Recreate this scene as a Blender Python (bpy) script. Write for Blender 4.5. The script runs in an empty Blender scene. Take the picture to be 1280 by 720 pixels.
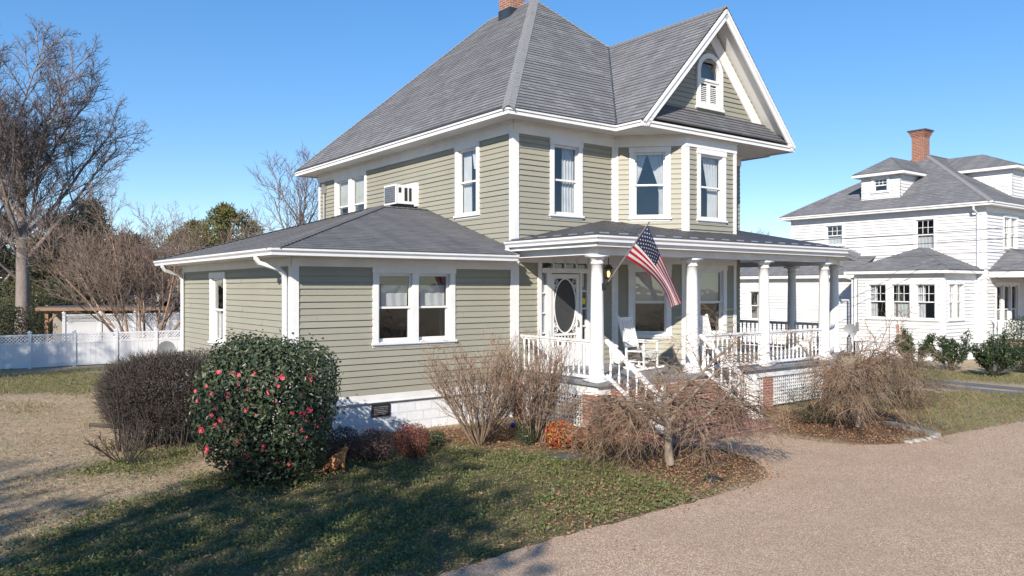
import bpy, bmesh, math, random
import numpy as np
from mathutils import Vector, Matrix, Quaternion
random.seed(7)
S = bpy.context.scene
COL = S.collection
F = 981.0            # focal length in photo pixels
HC = 3.0             # camera height
ROT = math.radians(37.0)
CU, SU = math.cos(ROT), math.sin(ROT)

def G(px, py):       # a point of the level ground
    d = F*HC/(py-360.0)
    return Vector(((px-640.0)/F*d, d, 0))
def at(px, d, z=0.0):
    return Vector(((px-640.0)/F*d, d, z))

# ------------------------------------------------------------------ materials
def new_mat(name):
    m = bpy.data.materials.new(name); m.use_nodes = True
    nt = m.node_tree; b = nt.nodes['Principled BSDF']
    return m, nt, b
def nd(nt, t, **kw):
    n = nt.nodes.new(t)
    for k, v in kw.items():
        if k.startswith('i_'): n.inputs[k[2:].replace('_', ' ')].default_value = v
        else: setattr(n, k, v)
    return n
def mixc(nt, fac, a, b, blend='MIX'):
    n = nt.nodes.new('ShaderNodeMix'); n.data_type = 'RGBA'; n.blend_type = blend
    for sock, v in ((n.inputs[0], fac), (n.inputs[6], a), (n.inputs[7], b)):
        if isinstance(v, bpy.types.NodeSocket): nt.links.new(v, sock)
        elif isinstance(v, (tuple, list)): sock.default_value = (*v[:3], 1)
        else: sock.default_value = v
    return n.outputs[2]
def ramp(nt, fac, stops):
    n = nt.nodes.new('ShaderNodeValToRGB'); e = n.color_ramp.elements
    while len(e) < len(stops): e.new(0.5)
    for i, (p, c) in enumerate(stops):
        e[i].position = p; e[i].color = (*c[:3], 1) if isinstance(c, (tuple, list)) else (c, c, c, 1)
    nt.links.new(fac, n.inputs[0]); return n.outputs[0]
def noise(nt, scale, detail=4, rough=.55, vec=None, coord='Object'):
    n = nd(nt, 'ShaderNodeTexNoise'); n.inputs['Scale'].default_value = scale
    n.inputs['Detail'].default_value = detail; n.inputs['Roughness'].default_value = rough
    if vec is None:
        tc = nt.nodes.get('TC') or nd(nt, 'ShaderNodeTexCoord', name='TC'); vec = tc.outputs[coord]
    nt.links.new(vec, n.inputs['Vector']); return n.outputs[0]
def mapping(nt, scale, coord='Object'):
    tc = nt.nodes.get('TC') or nd(nt, 'ShaderNodeTexCoord', name='TC')
    m = nd(nt, 'ShaderNodeMapping'); m.inputs['Scale'].default_value = scale
    nt.links.new(tc.outputs[coord], m.inputs[0]); return m.outputs[0]
def bump(nt, b, h, dist, strength=1.0):
    n = nd(nt, 'ShaderNodeBump'); n.inputs['Distance'].default_value = dist; n.inputs['Strength'].default_value = strength
    nt.links.new(h, n.inputs['Height']); nt.links.new(n.outputs[0], b.inputs['Normal']); return n
def pm(name, c1, c2=None, scale=3.0, rough=.6, bd=0.0, bscale=None, island=False, stretch=None, spec=.5, transl=0.0, metal=0.0, c3=None):
    m, nt, b = new_mat(name)
    c2 = c2 or tuple(x*.82 for x in c1)
    vec = mapping(nt, stretch) if stretch else None
    f = noise(nt, scale, 5, .6, vec)
    f = ramp(nt, f, [(.32, 0.0), (.68, 1.0)])
    col = mixc(nt, f, c1, c2)
    if island:
        g = nd(nt, 'ShaderNodeNewGeometry')
        stops = [(0, c1), (.5, c2), (1, c3 or c1)]
        isl = ramp(nt, g.outputs['Random Per Island'], stops)
        col = mixc(nt, .75, col, isl)
    nt.links.new(col, b.inputs['Base Color'])
    b.inputs['Roughness'].default_value = rough; b.inputs['Metallic'].default_value = metal
    b.inputs['Specular IOR Level'].default_value = spec
    if bd: bump(nt, b, noise(nt, bscale or scale*6, 4), bd)
    if transl:
        tr = nd(nt, 'ShaderNodeBsdfTranslucent'); nt.links.new(col, tr.inputs[0])
        mx = nd(nt, 'ShaderNodeMixShader'); mx.inputs[0].default_value = transl
        nt.links.new(b.outputs[0], mx.inputs[1]); nt.links.new(tr.outputs[0], mx.inputs[2])
        nt.links.new(mx.outputs[0], nt.nodes['Material Output'].inputs[0])
    return m
def siding_mat(name, c, dirt):
    m, nt, b = new_mat(name)
    f1 = ramp(nt, noise(nt, .7, 4), [(.35, 0.0), (.75, 1.0)])
    f2 = ramp(nt, noise(nt, 6, 4, .6, mapping(nt, (.12, .12, 6))), [(.3, 0.0), (.7, 1.0)])
    c_ = mixc(nt, f1, c, tuple(x*.9 for x in c))
    fm = nd(nt, 'ShaderNodeMath', operation='MULTIPLY'); nt.links.new(f2, fm.inputs[0]); fm.inputs[1].default_value = .35
    c_ = mixc(nt, fm.outputs[0], c_, dirt)
    nt.links.new(c_, b.inputs['Base Color']); b.inputs['Roughness'].default_value = .55
    bump(nt, b, noise(nt, 60, 3, .6, mapping(nt, (.15, .15, 1))), .003)
    return m
def brick_mat(name, c1, c2, mortar, bw=.2, bh=.075, msize=.011, rough=.85, bd=.006, tint=None):
    m, nt, b = new_mat(name)
    tc = nd(nt, 'ShaderNodeTexCoord', name='TC')
    br = nd(nt, 'ShaderNodeTexBrick'); nt.links.new(tc.outputs['UV'], br.inputs['Vector'])
    br.inputs['Scale'].default_value = 1; br.inputs['Brick Width'].default_value = bw; br.inputs['Row Height'].default_value = bh
    br.inputs['Mortar Size'].default_value = msize; br.inputs['Mortar Smooth'].default_value = .1
    br.inputs['Color1'].default_value = (*c1, 1); br.inputs['Color2'].default_value = (*c2, 1); br.inputs['Mortar'].default_value = (*mortar, 1)
    f = ramp(nt, noise(nt, 9, 5), [(.35, 0.0), (.7, 1.0)])
    col = mixc(nt, f, br.outputs[0], mixc(nt, .45, br.outputs[0], tint or tuple(x*.5 for x in c1)))
    nt.links.new(col, b.inputs['Base Color']); b.inputs['Roughness'].default_value = rough
    inv = nd(nt, 'ShaderNodeMath', operation='SUBTRACT'); inv.inputs[0].default_value = 1; nt.links.new(br.outputs['Fac'], inv.inputs[1])
    bump(nt, b, inv.outputs[0], bd)
    return m
def shingle_mat(name, ca, cb, cc, row=.145, grain=True):
    m, nt, b = new_mat(name)
    tc = nd(nt, 'ShaderNodeTexCoord', name='TC')
    br = nd(nt, 'ShaderNodeTexBrick'); nt.links.new(tc.outputs['UV'], br.inputs['Vector'])
    br.inputs['Scale'].default_value = 1; br.inputs['Brick Width'].default_value = .30; br.inputs['Row Height'].default_value = row
    br.inputs['Mortar Size'].default_value = .008; br.inputs['Mortar Smooth'].default_value = .2
    br.inputs['Color1'].default_value = (0, 0, 0, 1); br.inputs['Color2'].default_value = (1, 1, 1, 1); br.inputs['Mortar'].default_value = (.1, .1, .1, 1)
    br.offset = .5; br.offset_frequency = 2; br.squash = .7; br.squash_frequency = 3
    tone = ramp(nt, br.outputs[0], [(0, ca), (.5, cb), (1, cc)])
    n1 = ramp(nt, noise(nt, .5, 4), [(.3, 0.0), (.7, 1.0)])
    tone = mixc(nt, n1, tone, mixc(nt, 1.0, tone, (.86, .86, .88), 'MULTIPLY'))
    n2 = noise(nt, 130, 2, .8, tc.outputs['UV'])
    tone = mixc(nt, ramp(nt, n2, [(.35, 0.0), (.7, .55)]), tone, tuple(x*.45 for x in ca))
    # pale weather streaks running down the slope
    st = ramp(nt, noise(nt, 1.0, 3, .6, mapping(nt, (1.2, .25, 1), 'UV')), [(.55, 0.0), (.8, .22)])
    tone = mixc(nt, st, tone, tuple(min(1, x*1.5) for x in cb))
    nt.links.new(tone, b.inputs['Base Color']); b.inputs['Roughness'].default_value = .9
    ad = nd(nt, 'ShaderNodeMath', operation='ADD'); nt.links.new(br.outputs[0], ad.inputs[0])
    ml = nd(nt, 'ShaderNodeMath', operation='MULTIPLY'); nt.links.new(n2, ml.inputs[0]); ml.inputs[1].default_value = .6
    nt.links.new(ml.outputs[0], ad.inputs[1])
    bump(nt, b, ad.outputs[0], .012)
    return m
def glass_mat(name, tint=(.9, .95, .97), base=.10):
    m, nt, b = new_mat(name); nt.nodes.remove(b)
    t = nd(nt, 'ShaderNodeBsdfTransparent'); t.inputs[0].default_value = (*tint, 1)
    g = nd(nt, 'ShaderNodeBsdfGlossy'); g.inputs['Roughness'].default_value = .015; g.inputs[0].default_value = (1, 1, 1, 1)
    bp = nd(nt, 'ShaderNodeBump'); bp.inputs['Distance'].default_value = .004
    nt.links.new(noise(nt, 1.7, 2), bp.inputs['Height']); nt.links.new(bp.outputs[0], g.inputs['Normal'])
    ge = nd(nt, 'ShaderNodeNewGeometry'); dt = nd(nt, 'ShaderNodeVectorMath', operation='DOT_PRODUCT'); nt.links.new(ge.outputs['Incoming'], dt.inputs[0]); nt.links.new(ge.outputs['Normal'], dt.inputs[1])
    ab = nd(nt, 'ShaderNodeMath', operation='ABSOLUTE'); nt.links.new(dt.outputs['Value'], ab.inputs[0])
    om = nd(nt, 'ShaderNodeMath', operation='SUBTRACT'); om.inputs[0].default_value = 1; nt.links.new(ab.outputs[0], om.inputs[1])
    fr = nd(nt, 'ShaderNodeMath', operation='POWER'); nt.links.new(om.outputs[0], fr.inputs[0]); fr.inputs[1].default_value = 4.0
    ad = nd(nt, 'ShaderNodeMath', operation='ADD', use_clamp=True); nt.links.new(fr.outputs[0], ad.inputs[0]); ad.inputs[1].default_value = base
    mx = nd(nt, 'ShaderNodeMixShader'); nt.links.new(ad.outputs[0], mx.inputs[0])
    nt.links.new(t.outputs[0], mx.inputs[1]); nt.links.new(g.outputs[0], mx.inputs[2])
    nt.links.new(mx.outputs[0], nt.nodes['Material Output'].inputs[0])
    return m

M = {}
M['sage'] = siding_mat('sage_siding', (.312, .302, .243), (.24, .236, .195))
M['white_siding'] = siding_mat('white_siding', (.69, .69, .69), (.56, .57, .58))
M['white'] = pm('white_paint', (.76, .755, .75), (.67, .67, .67), 2.2, .45, .001, 40)
M['white_vinyl'] = pm('white_vinyl', (.72, .73, .75), (.66, .67, .70), 1.5, .35)
M['soffit'] = pm('soffit_paint', (.74, .74, .73), (.68, .68, .68), 1.2, .6)
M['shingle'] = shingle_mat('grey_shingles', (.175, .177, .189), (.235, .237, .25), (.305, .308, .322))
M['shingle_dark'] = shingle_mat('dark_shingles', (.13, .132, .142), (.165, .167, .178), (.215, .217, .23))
M['cap'] = pm('cap_shingles', (.25, .255, .265), (.19, .193, .20), 30, .9, .004, 90)
M['membrane'] = pm('roof_membrane', (.036, .037, .043), (.06, .06, .066), 1.6, .6, .004, 20)
M['block'] = brick_mat('painted_block', (.74, .76, .79), (.70, .72, .76), (.62, .64, .68), .4, .2, .012, .7, .005, (.55, .57, .6))
M['brick'] = brick_mat('red_brick', (.36, .115, .075), (.25, .075, .05), (.42, .36, .31), .2, .068, .011, .9, .008, (.14, .06, .05))
M['brick_far'] = brick_mat('chimney_brick', (.36, .105, .05), (.24, .065, .04), (.33, .27, .22), .22, .075, .016, .9, .008)
M['porch_grey'] = pm('grey_deck_paint', (.23, .245, .27), (.18, .19, .21), 4, .5)
M['glass'] = glass_mat('window_glass')
M['glass_dim'] = glass_mat('screened_glass', (.42, .42, .42), .05)
M['screen'] = pm('insect_screen', (.035, .035, .04), (.05, .05, .05), 8, .6)
M['curtain'] = pm('sheer_curtain', (.78, .76, .76), (.66, .64, .65), 4, .9, transl=.35)
M['blind'] = pm('cream_blind', (.52, .48, .40), (.46, .42, .36), 2, .8)
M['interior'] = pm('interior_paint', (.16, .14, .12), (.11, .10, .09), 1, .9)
M['black_metal'] = pm('black_metal', (.02, .02, .022), (.03, .03, .03), 8, .4, spec=.5)
M['grey_metal'] = pm('grey_metal', (.42, .43, .45), (.34, .35, .37), 5, .35, metal=.6)
M['flashing'] = pm('dark_flashing', (.03, .04, .055), (.05, .06, .07), 3, .4, metal=.3)
M['wood'] = pm('brown_timber', (.26, .15, .09), (.19, .105, .06), 3, .7, .004, 30, stretch=(1, 1, 6))
M['bark'] = pm('grey_bark', (.26, .22, .20), (.15, .125, .11), 4, .95, .03, 14, stretch=(1, 1, .3))
M['twig_purple'] = pm('fine_twigs', (.17, .14, .135), (.115, .095, .092), .8, .95)
M['myrtle'] = pm('peeling_bark', (.42, .30, .22), (.27, .165, .11), 3, .85, .01, 20, stretch=(1, 1, .3))
M['myrtle_twig'] = pm('myrtle_twigs', (.21, .155, .125), (.14, .10, .08), 1.2, .95)
M['tan_twig'] = pm('tan_stems', (.28, .20, .145), (.15, .105, .075), 5, .9)
M['maple_bark'] = pm('maple_bark', (.27, .22, .175), (.14, .11, .085), 8, .9, .006, 30)
M['maple_twig'] = pm('maple_twigs', (.265, .185, .125), (.12, .077, .052), 3, .9)
M['hedge_twig'] = pm('hedge_twigs', (.075, .06, .05), (.038, .031, .028), 5, .9)
M['hedge_leaf'] = pm('purple_hedge_leaves', (.045, .037, .035), (.08, .06, .05), 6, .7, island=True, c3=(.035, .035, .026))
M['camellia_leaf'] = pm('glossy_leaves', (.028, .046, .024), (.048, .072, .034), 6, .42, island=True, c3=(.09, .088, .045), spec=.4)
M['camellia_core'] = pm('inner_branches', (.07, .055, .04), (.04, .035, .025), 5, .9)
M['pink'] = pm('pink_petals', (.70, .04, .125), (.80, .13, .22), 12, .5, transl=.25)
M['yellow'] = pm('yellow_stamens', (.75, .45, .05), None, 12, .6)
M['barberry'] = pm('dark_red_leaves', (.085, .045, .045), (.13, .07, .055), 6, .6, island=True, c3=(.06, .05, .035))
M['barberry_red'] = pm('russet_leaves', (.14, .05, .04), (.24, .07, .045), 6, .6, island=True, c3=(.10, .06, .035))
M['nandina'] = pm('autumn_leaves', (.42, .035, .035), (.40, .10, .03), 3.5, .5, island=True, c3=(.42, .33, .05), transl=.2)
M['nandina_low'] = pm('green_autumn_leaves', (.10, .12, .03), (.30, .03, .04), 5, .5, island=True, c3=(.35, .27, .05), transl=.2)
M['azalea'] = pm('azalea_leaves', (.045, .06, .022), (.085, .085, .035), 5, .6, island=True, c3=(.12, .085, .045))
M['holly'] = pm('holly_leaves', (.022, .045, .018), (.04, .065, .025), 5, .35, island=True, c3=(.06, .08, .035))
M['magnolia'] = pm('magnolia_leaves', (.025, .05, .018), (.05, .08, .03), 2, .3, island=True, c3=(.09, .11, .05))
M['pine'] = pm('pine_needles', (.10, .105, .03), (.16, .145, .04), 1, .8, island=True, c3=(.065, .08, .025))
M['pine_dark'] = pm('dark_needles', (.022, .032, .014), (.04, .048, .018), 1, .8, island=True, c3=(.03, .03, .016))
M['far_wood'] = pm('far_woods', (.07, .06, .045), (.05, .055, .03), .3, .95, island=True, c3=(.09, .07, .06))
M['litter'] = pm('fallen_leaves', (.22, .105, .065), (.34, .20, .12), 4, .85, island=True, c3=(.17, .085, .055))
M['clover'] = pm('clover_leaves', (.10, .14, .05), (.15, .175, .055), 1.2, .6, island=True, c3=(.25, .235, .08), transl=.3)
M['straw'] = pm('straw_grass', (.50, .395, .28), (.42, .325, .22), 3, .9, island=True, c3=(.34, .28, .17), transl=.2)
M['green_grass'] = pm('green_grass', (.13, .15, .045), (.19, .18, .07), 2, .9, island=True, c3=(.31, .26, .13), transl=.2)
M['red_cloth'] = pm('red_cloth', (.55, .02, .035), (.48, .02, .03), 6, .8, transl=.3)
M['white_cloth'] = pm('white_cloth', (.80, .78, .78), (.74, .72, .73), 6, .8, transl=.3)
M['navy_cloth'] = pm('navy_cloth', (.02, .03, .085), (.018, .025, .07), 6, .8, transl=.2)
M['cat'] = pm('orange_fur', (.42, .19, .075), (.30, .115, .04), 7, .95, .004, 60, stretch=(1, 5, 1))
M['blue'] = pm('blue_plastic', (.01, .05, .42), (.01, .04, .35), 8, .3)
M['slate'] = pm('slate', (.06, .058, .06), (.09, .08, .08), 8, .7, .006, 30)
M['rock'] = pm('pale_rock', (.42, .40, .36), (.24, .22, .20), 8, .85, .01, 30)
M['concrete'] = pm('concrete', (.30, .285, .26), (.21, .20, .185), 5, .9, .004, 40)
M['green_plastic'] = pm('green_plastic', (.01, .16, .10), (.01, .12, .08), 8, .4)
M['rubber'] = pm('black_cable', (.02, .02, .02), None, 8, .6)
M['lampglass'], _nt, _b = new_mat('lantern_glow')
_b.inputs['Base Color'].default_value = (.7, .4, .15, 1); _b.inputs['Emission Color'].default_value = (1, .5, .18, 1); _b.inputs['Emission Strength'].default_value = 2.0
M['sticker'] = pm('yellow_sticker', (.72, .60, .05), None, 5, .5)
M['feeder'] = pm('feeder_wood', (.40, .20, .10), None, 5, .7)

# ------------------------------------------------------------------ mesh builder
class MB:
    def __init__(s): s.v = []; s.f = []; s.m = []
    def face(s, pts, mi=0):
        b = len(s.v); s.v += [tuple(p) for p in pts]; s.f.append(tuple(range(b, b+len(pts)))); s.m.append(mi)
    def frame(s, O, X, Y, Z, sx, sy, sz, mi=0):       # a box with half sizes on three axes
        O, X, Y, Z = Vector(O), Vector(X), Vector(Y), Vector(Z)
        c = [O + X*(sx*i) + Y*(sy*j) + Z*(sz*k) for k in (-1, 1) for j in (-1, 1) for i in (-1, 1)]
        b = len(s.v); s.v += [tuple(p) for p in c]
        for q in ((0, 2, 3, 1), (4, 5, 7, 6), (0, 1, 5, 4), (2, 6, 7, 3), (0, 4, 6, 2), (1, 3, 7, 5)):
            s.f.append(tuple(b+i for i in q)); s.m.append(mi)
    def box(s, x0, x1, y0, y1, z0, z1, mi=0):
        s.frame(((x0+x1)/2, (y0+y1)/2, (z0+z1)/2), (1, 0, 0), (0, 1, 0), (0, 0, 1), abs(x1-x0)/2, abs(y1-y0)/2, abs(z1-z0)/2, mi)
    def beam(s, p, q, w, h, mi=0, up=(0, 0, 1), ext=0.0):   # a bar from p to q, w wide across, h high along up
        p, q = Vector(p), Vector(q); d = (q-p); L = d.length; d.normalize()
        up = Vector(up)
        if abs(d.dot(up)) > .98: up = Vector((0, 1, 0))
        x = d.cross(up).normalized(); z = x.cross(d).normalized()
        s.frame((p+q)/2, d, x, z, L/2+ext, w/2, h/2, mi)
    def prism(s, poly, z0, z1, mi=0):                      # extrude a plan polygon
        n = len(poly)
        a = sum(poly[i][0]*poly[(i+1) % n][1]-poly[(i+1) % n][0]*poly[i][1] for i in range(n))
        if a < 0: poly = poly[::-1]
        s.face([(x, y, z1) for x, y in poly], mi); s.face([(x, y, z0) for x, y in poly[::-1]], mi)
        for i in range(n):
            (x, y), (X, Y) = poly[i], poly[(i+1) % n]
            s.face([(x, y, z0), (X, Y, z0), (X, Y, z1), (x, y, z1)], mi)
    def lathe(s, prof, c=(0, 0, 0), n=16, mi=0, cap=True):  # prof: (r, z)
        c = Vector(c); b = len(s.v)
        for r, z in prof:
            for i in range(n):
                a = 2*math.pi*i/n; s.v.append((c.x+r*math.cos(a), c.y+r*math.sin(a), c.z+z))
        for k in range(len(prof)-1):
            for i in range(n):
                j = (i+1) % n; s.f.append((b+k*n+i, b+k*n+j, b+(k+1)*n+j, b+(k+1)*n+i)); s.m.append(mi)
        if cap:
            s.f.append(tuple(b+(len(prof)-1)*n+i for i in range(n))); s.m.append(mi)
            s.f.append(tuple(b+i for i in range(n))[::-1]); s.m.append(mi)
    def tube(s, path, r, n=8, mi=0, sq=None):               # round (or sq=(w,h) rectangular) pipe along a path
        path = [Vector(p) for p in path]; b = len(s.v); prev = None; K = len(path)
        for k, p in enumerate(path):
            d = (path[min(k+1, K-1)]-path[max(k-1, 0)]).normalized()
            ref = prev or (Vector((0, 0, 1)) if abs(d.z) < .9 else Vector((1, 0, 0)))
            x = (ref - d*ref.dot(d)).normalized(); y = d.cross(x); prev = x
            rr = r[k] if isinstance(r, (list, tuple)) else r
            for i in range(n):
                a = 2*math.pi*(i+.5)/n; s.v.append(tuple(p + x*(rr*math.cos(a)) + y*(rr*math.sin(a))))
        for k in range(K-1):
            for i in range(n):
                j = (i+1) % n; s.f.append((b+k*n+i, b+k*n+j, b+(k+1)*n+j, b+(k+1)*n+i)); s.m.append(mi)
        s.f.append(tuple(b+(K-1)*n+i for i in range(n))); s.m.append(mi)
        s.f.append(tuple(b+i for i in range(n))[::-1]); s.m.append(mi)
    def build(s, name, mats, parent=None, smooth=False):
        me = bpy.data.meshes.new(name); me.from_pydata(s.v, [], s.f)
        mats = mats if isinstance(mats, (list, tuple)) else [mats]
        for m in mats: me.materials.append(m)
        me.polygons.foreach_set('material_index', s.m)
        uv = me.uv_layers.new(name='UVMap'); co = s.v; dat = np.zeros(len(me.loops)*2, 'f')
        for p in me.polygons:
            n = p.normal
            if abs(n.z) > .97: t = Vector((1, 0, 0)); w = Vector((0, 1, 0))
            else:
                t = Vector((-n.y, n.x, 0)).normalized(); w = n.cross(t)
            for li in p.loop_indices:
                q = Vector(co[me.loops[li].vertex_index]); dat[2*li] = q.dot(t); dat[2*li+1] = q.dot(w)
        uv.data.foreach_set('uv', dat)
        if smooth: me.shade_smooth() if hasattr(me, 'shade_smooth') else None
        me.update()
        o = bpy.data.objects.new(name, me); COL.objects.link(o); o.parent = parent
        return o
def np_mesh(name, V, Fc, mats, parent=None, smooth=False, mi=None):
    me = bpy.data.meshes.new(name); V = np.asarray(V, 'f'); Fc = np.asarray(Fc, 'i'); k = Fc.shape[1]
    me.vertices.add(len(V)); me.vertices.foreach_set('co', V.ravel())
    me.loops.add(Fc.size); me.loops.foreach_set('vertex_index', Fc.ravel())
    me.polygons.add(len(Fc)); me.polygons.foreach_set('loop_start', np.arange(0, Fc.size, k, dtype='i'))
    me.polygons.foreach_set('loop_total', np.full(len(Fc), k, 'i'))
    for m in (mats if isinstance(mats, (list, tuple)) else [mats]): me.materials.append(m)
    if mi is not None: me.polygons.foreach_set('material_index', np.asarray(mi, 'i'))
    me.polygons.foreach_set('use_smooth', np.full(len(Fc), bool(smooth)))
    me.update(calc_edges=True); me.validate()
    o = bpy.data.objects.new(name, me); COL.objects.link(o); o.parent = parent
    return o
def thing(name, label, cat, loc=(0, 0, 0), rz=0.0, group=None):
    o = bpy.data.objects.new(name, None); COL.objects.link(o); o.empty_display_size = .2
    o.location = loc; o.rotation_euler = (0, 0, rz); tag(o, label, cat, group); return o
def tag(o, label, cat, group=None):
    o['label'] = label; o['category'] = cat
    if group: o['group'] = group
    return o
def structure(o, kind='structure'): o['kind'] = kind; return o
def copy_tree(o, parent=None):
    c = o.copy(); COL.objects.link(c); c.parent = parent
    for ch in list(o.children): copy_tree(ch, c)
    return c

# ---- foliage and branch arrays (numpy)
def unit(a): return a/np.maximum(np.linalg.norm(a, axis=1, keepdims=True), 1e-9)
def prisms(P0, P1, R0, R1, n=4):
    P0, P1 = np.asarray(P0, float), np.asarray(P1, float); R0, R1 = np.asarray(R0, float), np.asarray(R1, float)
    d = unit(P1-P0); ref = np.where(np.abs(d[:, 2:3]) < .9, np.array([[0, 0, 1.0]]), np.array([[1.0, 0, 0]]))
    x = unit(np.cross(d, ref)); y = np.cross(d, x)
    a = 2*np.pi*np.arange(n)/n; c, s = np.cos(a), np.sin(a)
    off = x[:, None]*c[None, :, None] + y[:, None]*s[None, :, None]
    V = np.concatenate([P0[:, None]+off*R0[:, None, None], P1[:, None]+off*R1[:, None, None]], 1)  # N,2n,3
    i = np.arange(n); j = (i+1) % n
    q = np.stack([i, j, j+n, i+n], 1)
    Fc = (q[None]+(np.arange(len(P0))*2*n)[:, None, None]).reshape(-1, 4)
    return V.reshape(-1, 3), Fc
def leaf_arrays(P, D, N, L, W, fold=.25):
    D = unit(D); Sd = unit(np.cross(D, N)); Nn = np.cross(Sd, D)
    L = np.broadcast_to(L, len(P))[:, None]; W = np.broadcast_to(W, len(P))[:, None]
    b = P; tip = P + D*L - Nn*L*.12; mid = P + D*L*.45
    l = mid + Sd*W*.5 + Nn*W*fold; r = mid - Sd*W*.5 + Nn*W*fold
    V = np.stack([b, r, tip, l], 1).reshape(-1, 3)
    Fc = (np.array([[0, 1, 2], [0, 2, 3]])[None] + (np.arange(len(P))*4)[:, None, None]).reshape(-1, 3)
    return V, Fc
def rand_dirs(rng, n, zb=0.0):
    d = rng.normal(size=(n, 3)); d[:, 2] += zb; return unit(d)
class Tree:
    """recursive branching: collects thick limbs (for the trunk mesh) and thin twigs (for the crown mesh)"""
    def __init__(s, seed): s.r = random.Random(seed); s.big = []; s.small = []; s.tips = []
    def grow(s, p, d, L, r, lvl, spec):
        R = s.r; sp = spec[lvl]; n = sp['n']; last = lvl == len(spec)-1
        pts = [p.copy()]; rad = [r]; d = d.normalized()
        r_end = r*sp.get('taper', .45)
        for i in range(n):
            w = sp['wig']
            d = (d + Vector((R.uniform(-w, w), R.uniform(-w, w), R.uniform(-w, w))) + Vector((0, 0, sp['trop']))).normalized()
            p = p + d*(L/n); pts.append(p.copy()); rad.append(r + (r_end-r)*(i+1)/n)
        tgt = s.big if lvl <= sp.get('biglvl', 1) else s.small
        for i in range(n): tgt.append((pts[i], pts[i+1], rad[i], rad[i+1]))
        if last: s.tips.append((pts[-1], d)); return
        k = sp['k'] if isinstance(sp['k'], int) else R.randint(*sp['k'])
        t0 = sp.get('t0', .3); az = R.uniform(0, 6.28)
        for c in range(k):
            t = t0 + (1-t0)*((c+R.random()*.8)/k); t = min(t, .999)
            i = min(int(t*n), n-1); f = t*n-i
            q = pts[i].lerp(pts[i+1], f); dd = (pts[i+1]-pts[i]).normalized()
            az += 2.4 + R.uniform(-.5, .5)
            ang = math.radians(R.uniform(*sp['ang']))
            x = dd.orthogonal().normalized(); x.rotate(Quaternion(dd, az))
            if 'flat' in sp: x.z *= sp['flat']; x = (x - dd*x.dot(dd)).normalized() if x.length > 1e-4 else x
            nd_ = (dd*math.cos(ang) + x*math.sin(ang)).normalized()
            rr = (rad[i]+(rad[i+1]-rad[i])*f)*sp.get('rk', .6)
            s.grow(q, nd_, L*R.uniform(*sp['lk'])*(1-sp.get('ltap', .35)*t), max(rr, sp.get('rmin', .004)), lvl+1, spec)
    def mesh(s, parent, mb, ms, nb=7, ns=3, tname='trunk', cname='crown'):
        out = []
        for lst, nm, m, n in ((s.big, tname, mb, nb), (s.small, cname, ms, ns)):
            if not lst: continue
            P0 = np.array([tuple(a[0]) for a in lst]); P1 = np.array([tuple(a[1]) for a in lst])
            R0 = np.array([a[2] for a in lst]); R1 = np.array([a[3] for a in lst])
            if nm == tname: P1 = P1 + unit(P1-P0)*R1[:, None]*.35
            V, Fc = prisms(P0, P1, R0, R1, n); out.append(np_mesh(nm, V, Fc, m, parent, smooth=(nm == tname)))
        return out
# ------------------------------------------------------------------ wall helpers (all in the local frame of a building)
class Wall:
    def __init__(s, O, E):
        s.O = Vector((O[0], O[1], 0)); d = Vector((E[0]-O[0], E[1]-O[1], 0)); s.L = d.length
        s.a = d.normalized(); s.n = Vector((s.a.y, -s.a.x, 0))
    def pt(s, a, off, z): p = s.O + s.a*a + s.n*off; return Vector((p.x, p.y, z))
    def slab(s, mb, a0, a1, o0, o1, z0, z1, mi=0):
        mb.frame(s.pt((a0+a1)/2, (o0+o1)/2, (z0+z1)/2), s.a, s.n, (0, 0, 1), abs(a1-a0)/2, abs(o1-o0)/2, abs(z1-z0)/2, mi)
def clap(mb, W, z0, z1, holes=(), h=.127, t=.024, left=None, right=None, seed=0):
    left = left or (lambda z: 0.0); right = right or (lambda z: W.L); R = random.Random(seed)
    k = 0
    while z0 + k*h < z1 - 1e-4:
        za, zb = z0+k*h, min(z0+(k+1)*h, z1); k += 1
        tj = t*(1+R.uniform(-.12, .12)); joint = [R.uniform(0, 3.6)+3.6*q for q in range(5)]; jv = [R.uniform(-.16, .16) for _ in range(5)]
        br = sorted({za, zb} | {z for hh in holes for z in (hh[2], hh[3]) if za < z < zb})
        for i in range(len(br)-1):
            p, q = br[i], br[i+1]; mid = (p+q)/2
            iv = [(None, None)]; cuts = sorted((hh[0], hh[1]) for hh in holes if hh[2] < mid < hh[3])
            edges = []; cur = 'L'
            for c0, c1 in cuts: edges.append((cur, c0)); cur = c1
            edges.append((cur, 'R'))
            for e0, e1 in edges:
                l0, l1 = (left(p), left(q)) if e0 == 'L' else (e0, e0)
                r0, r1 = (right(p), right(q)) if e1 == 'R' else (e1, e1)
                if r0-l0 < .004 and r1-l1 < .004: continue
                r1 = max(r1, l1)
                js = [f for f in sorted(joint) if max(l0, l1)+.25 < f < min(r0, r1)-.25]; xs_ = [(l0, l1)]+[(f, f) for f in js]+[(r0, r1)]
                for n_ in range(len(xs_)-1):
                    (L0, L1), (R0, R1) = xs_[n_], xs_[n_+1]; tt = tj*(1+jv[(n_+k) % 5])
                    op = tt*(1-(p-za)/h); oq = tt*(1-(q-za)/h); g_ = .0015 if n_ else 0
                    mb.face([W.pt(L0+g_, op, p), W.pt(R0, op, p), W.pt(R1, oq, q), W.pt(L1+g_, oq, q)])
                    if i == 0: mb.face([W.pt(L0, 0, p), W.pt(R0, 0, p), W.pt(R0, op, p), W.pt(L0, op, p)])
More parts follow.
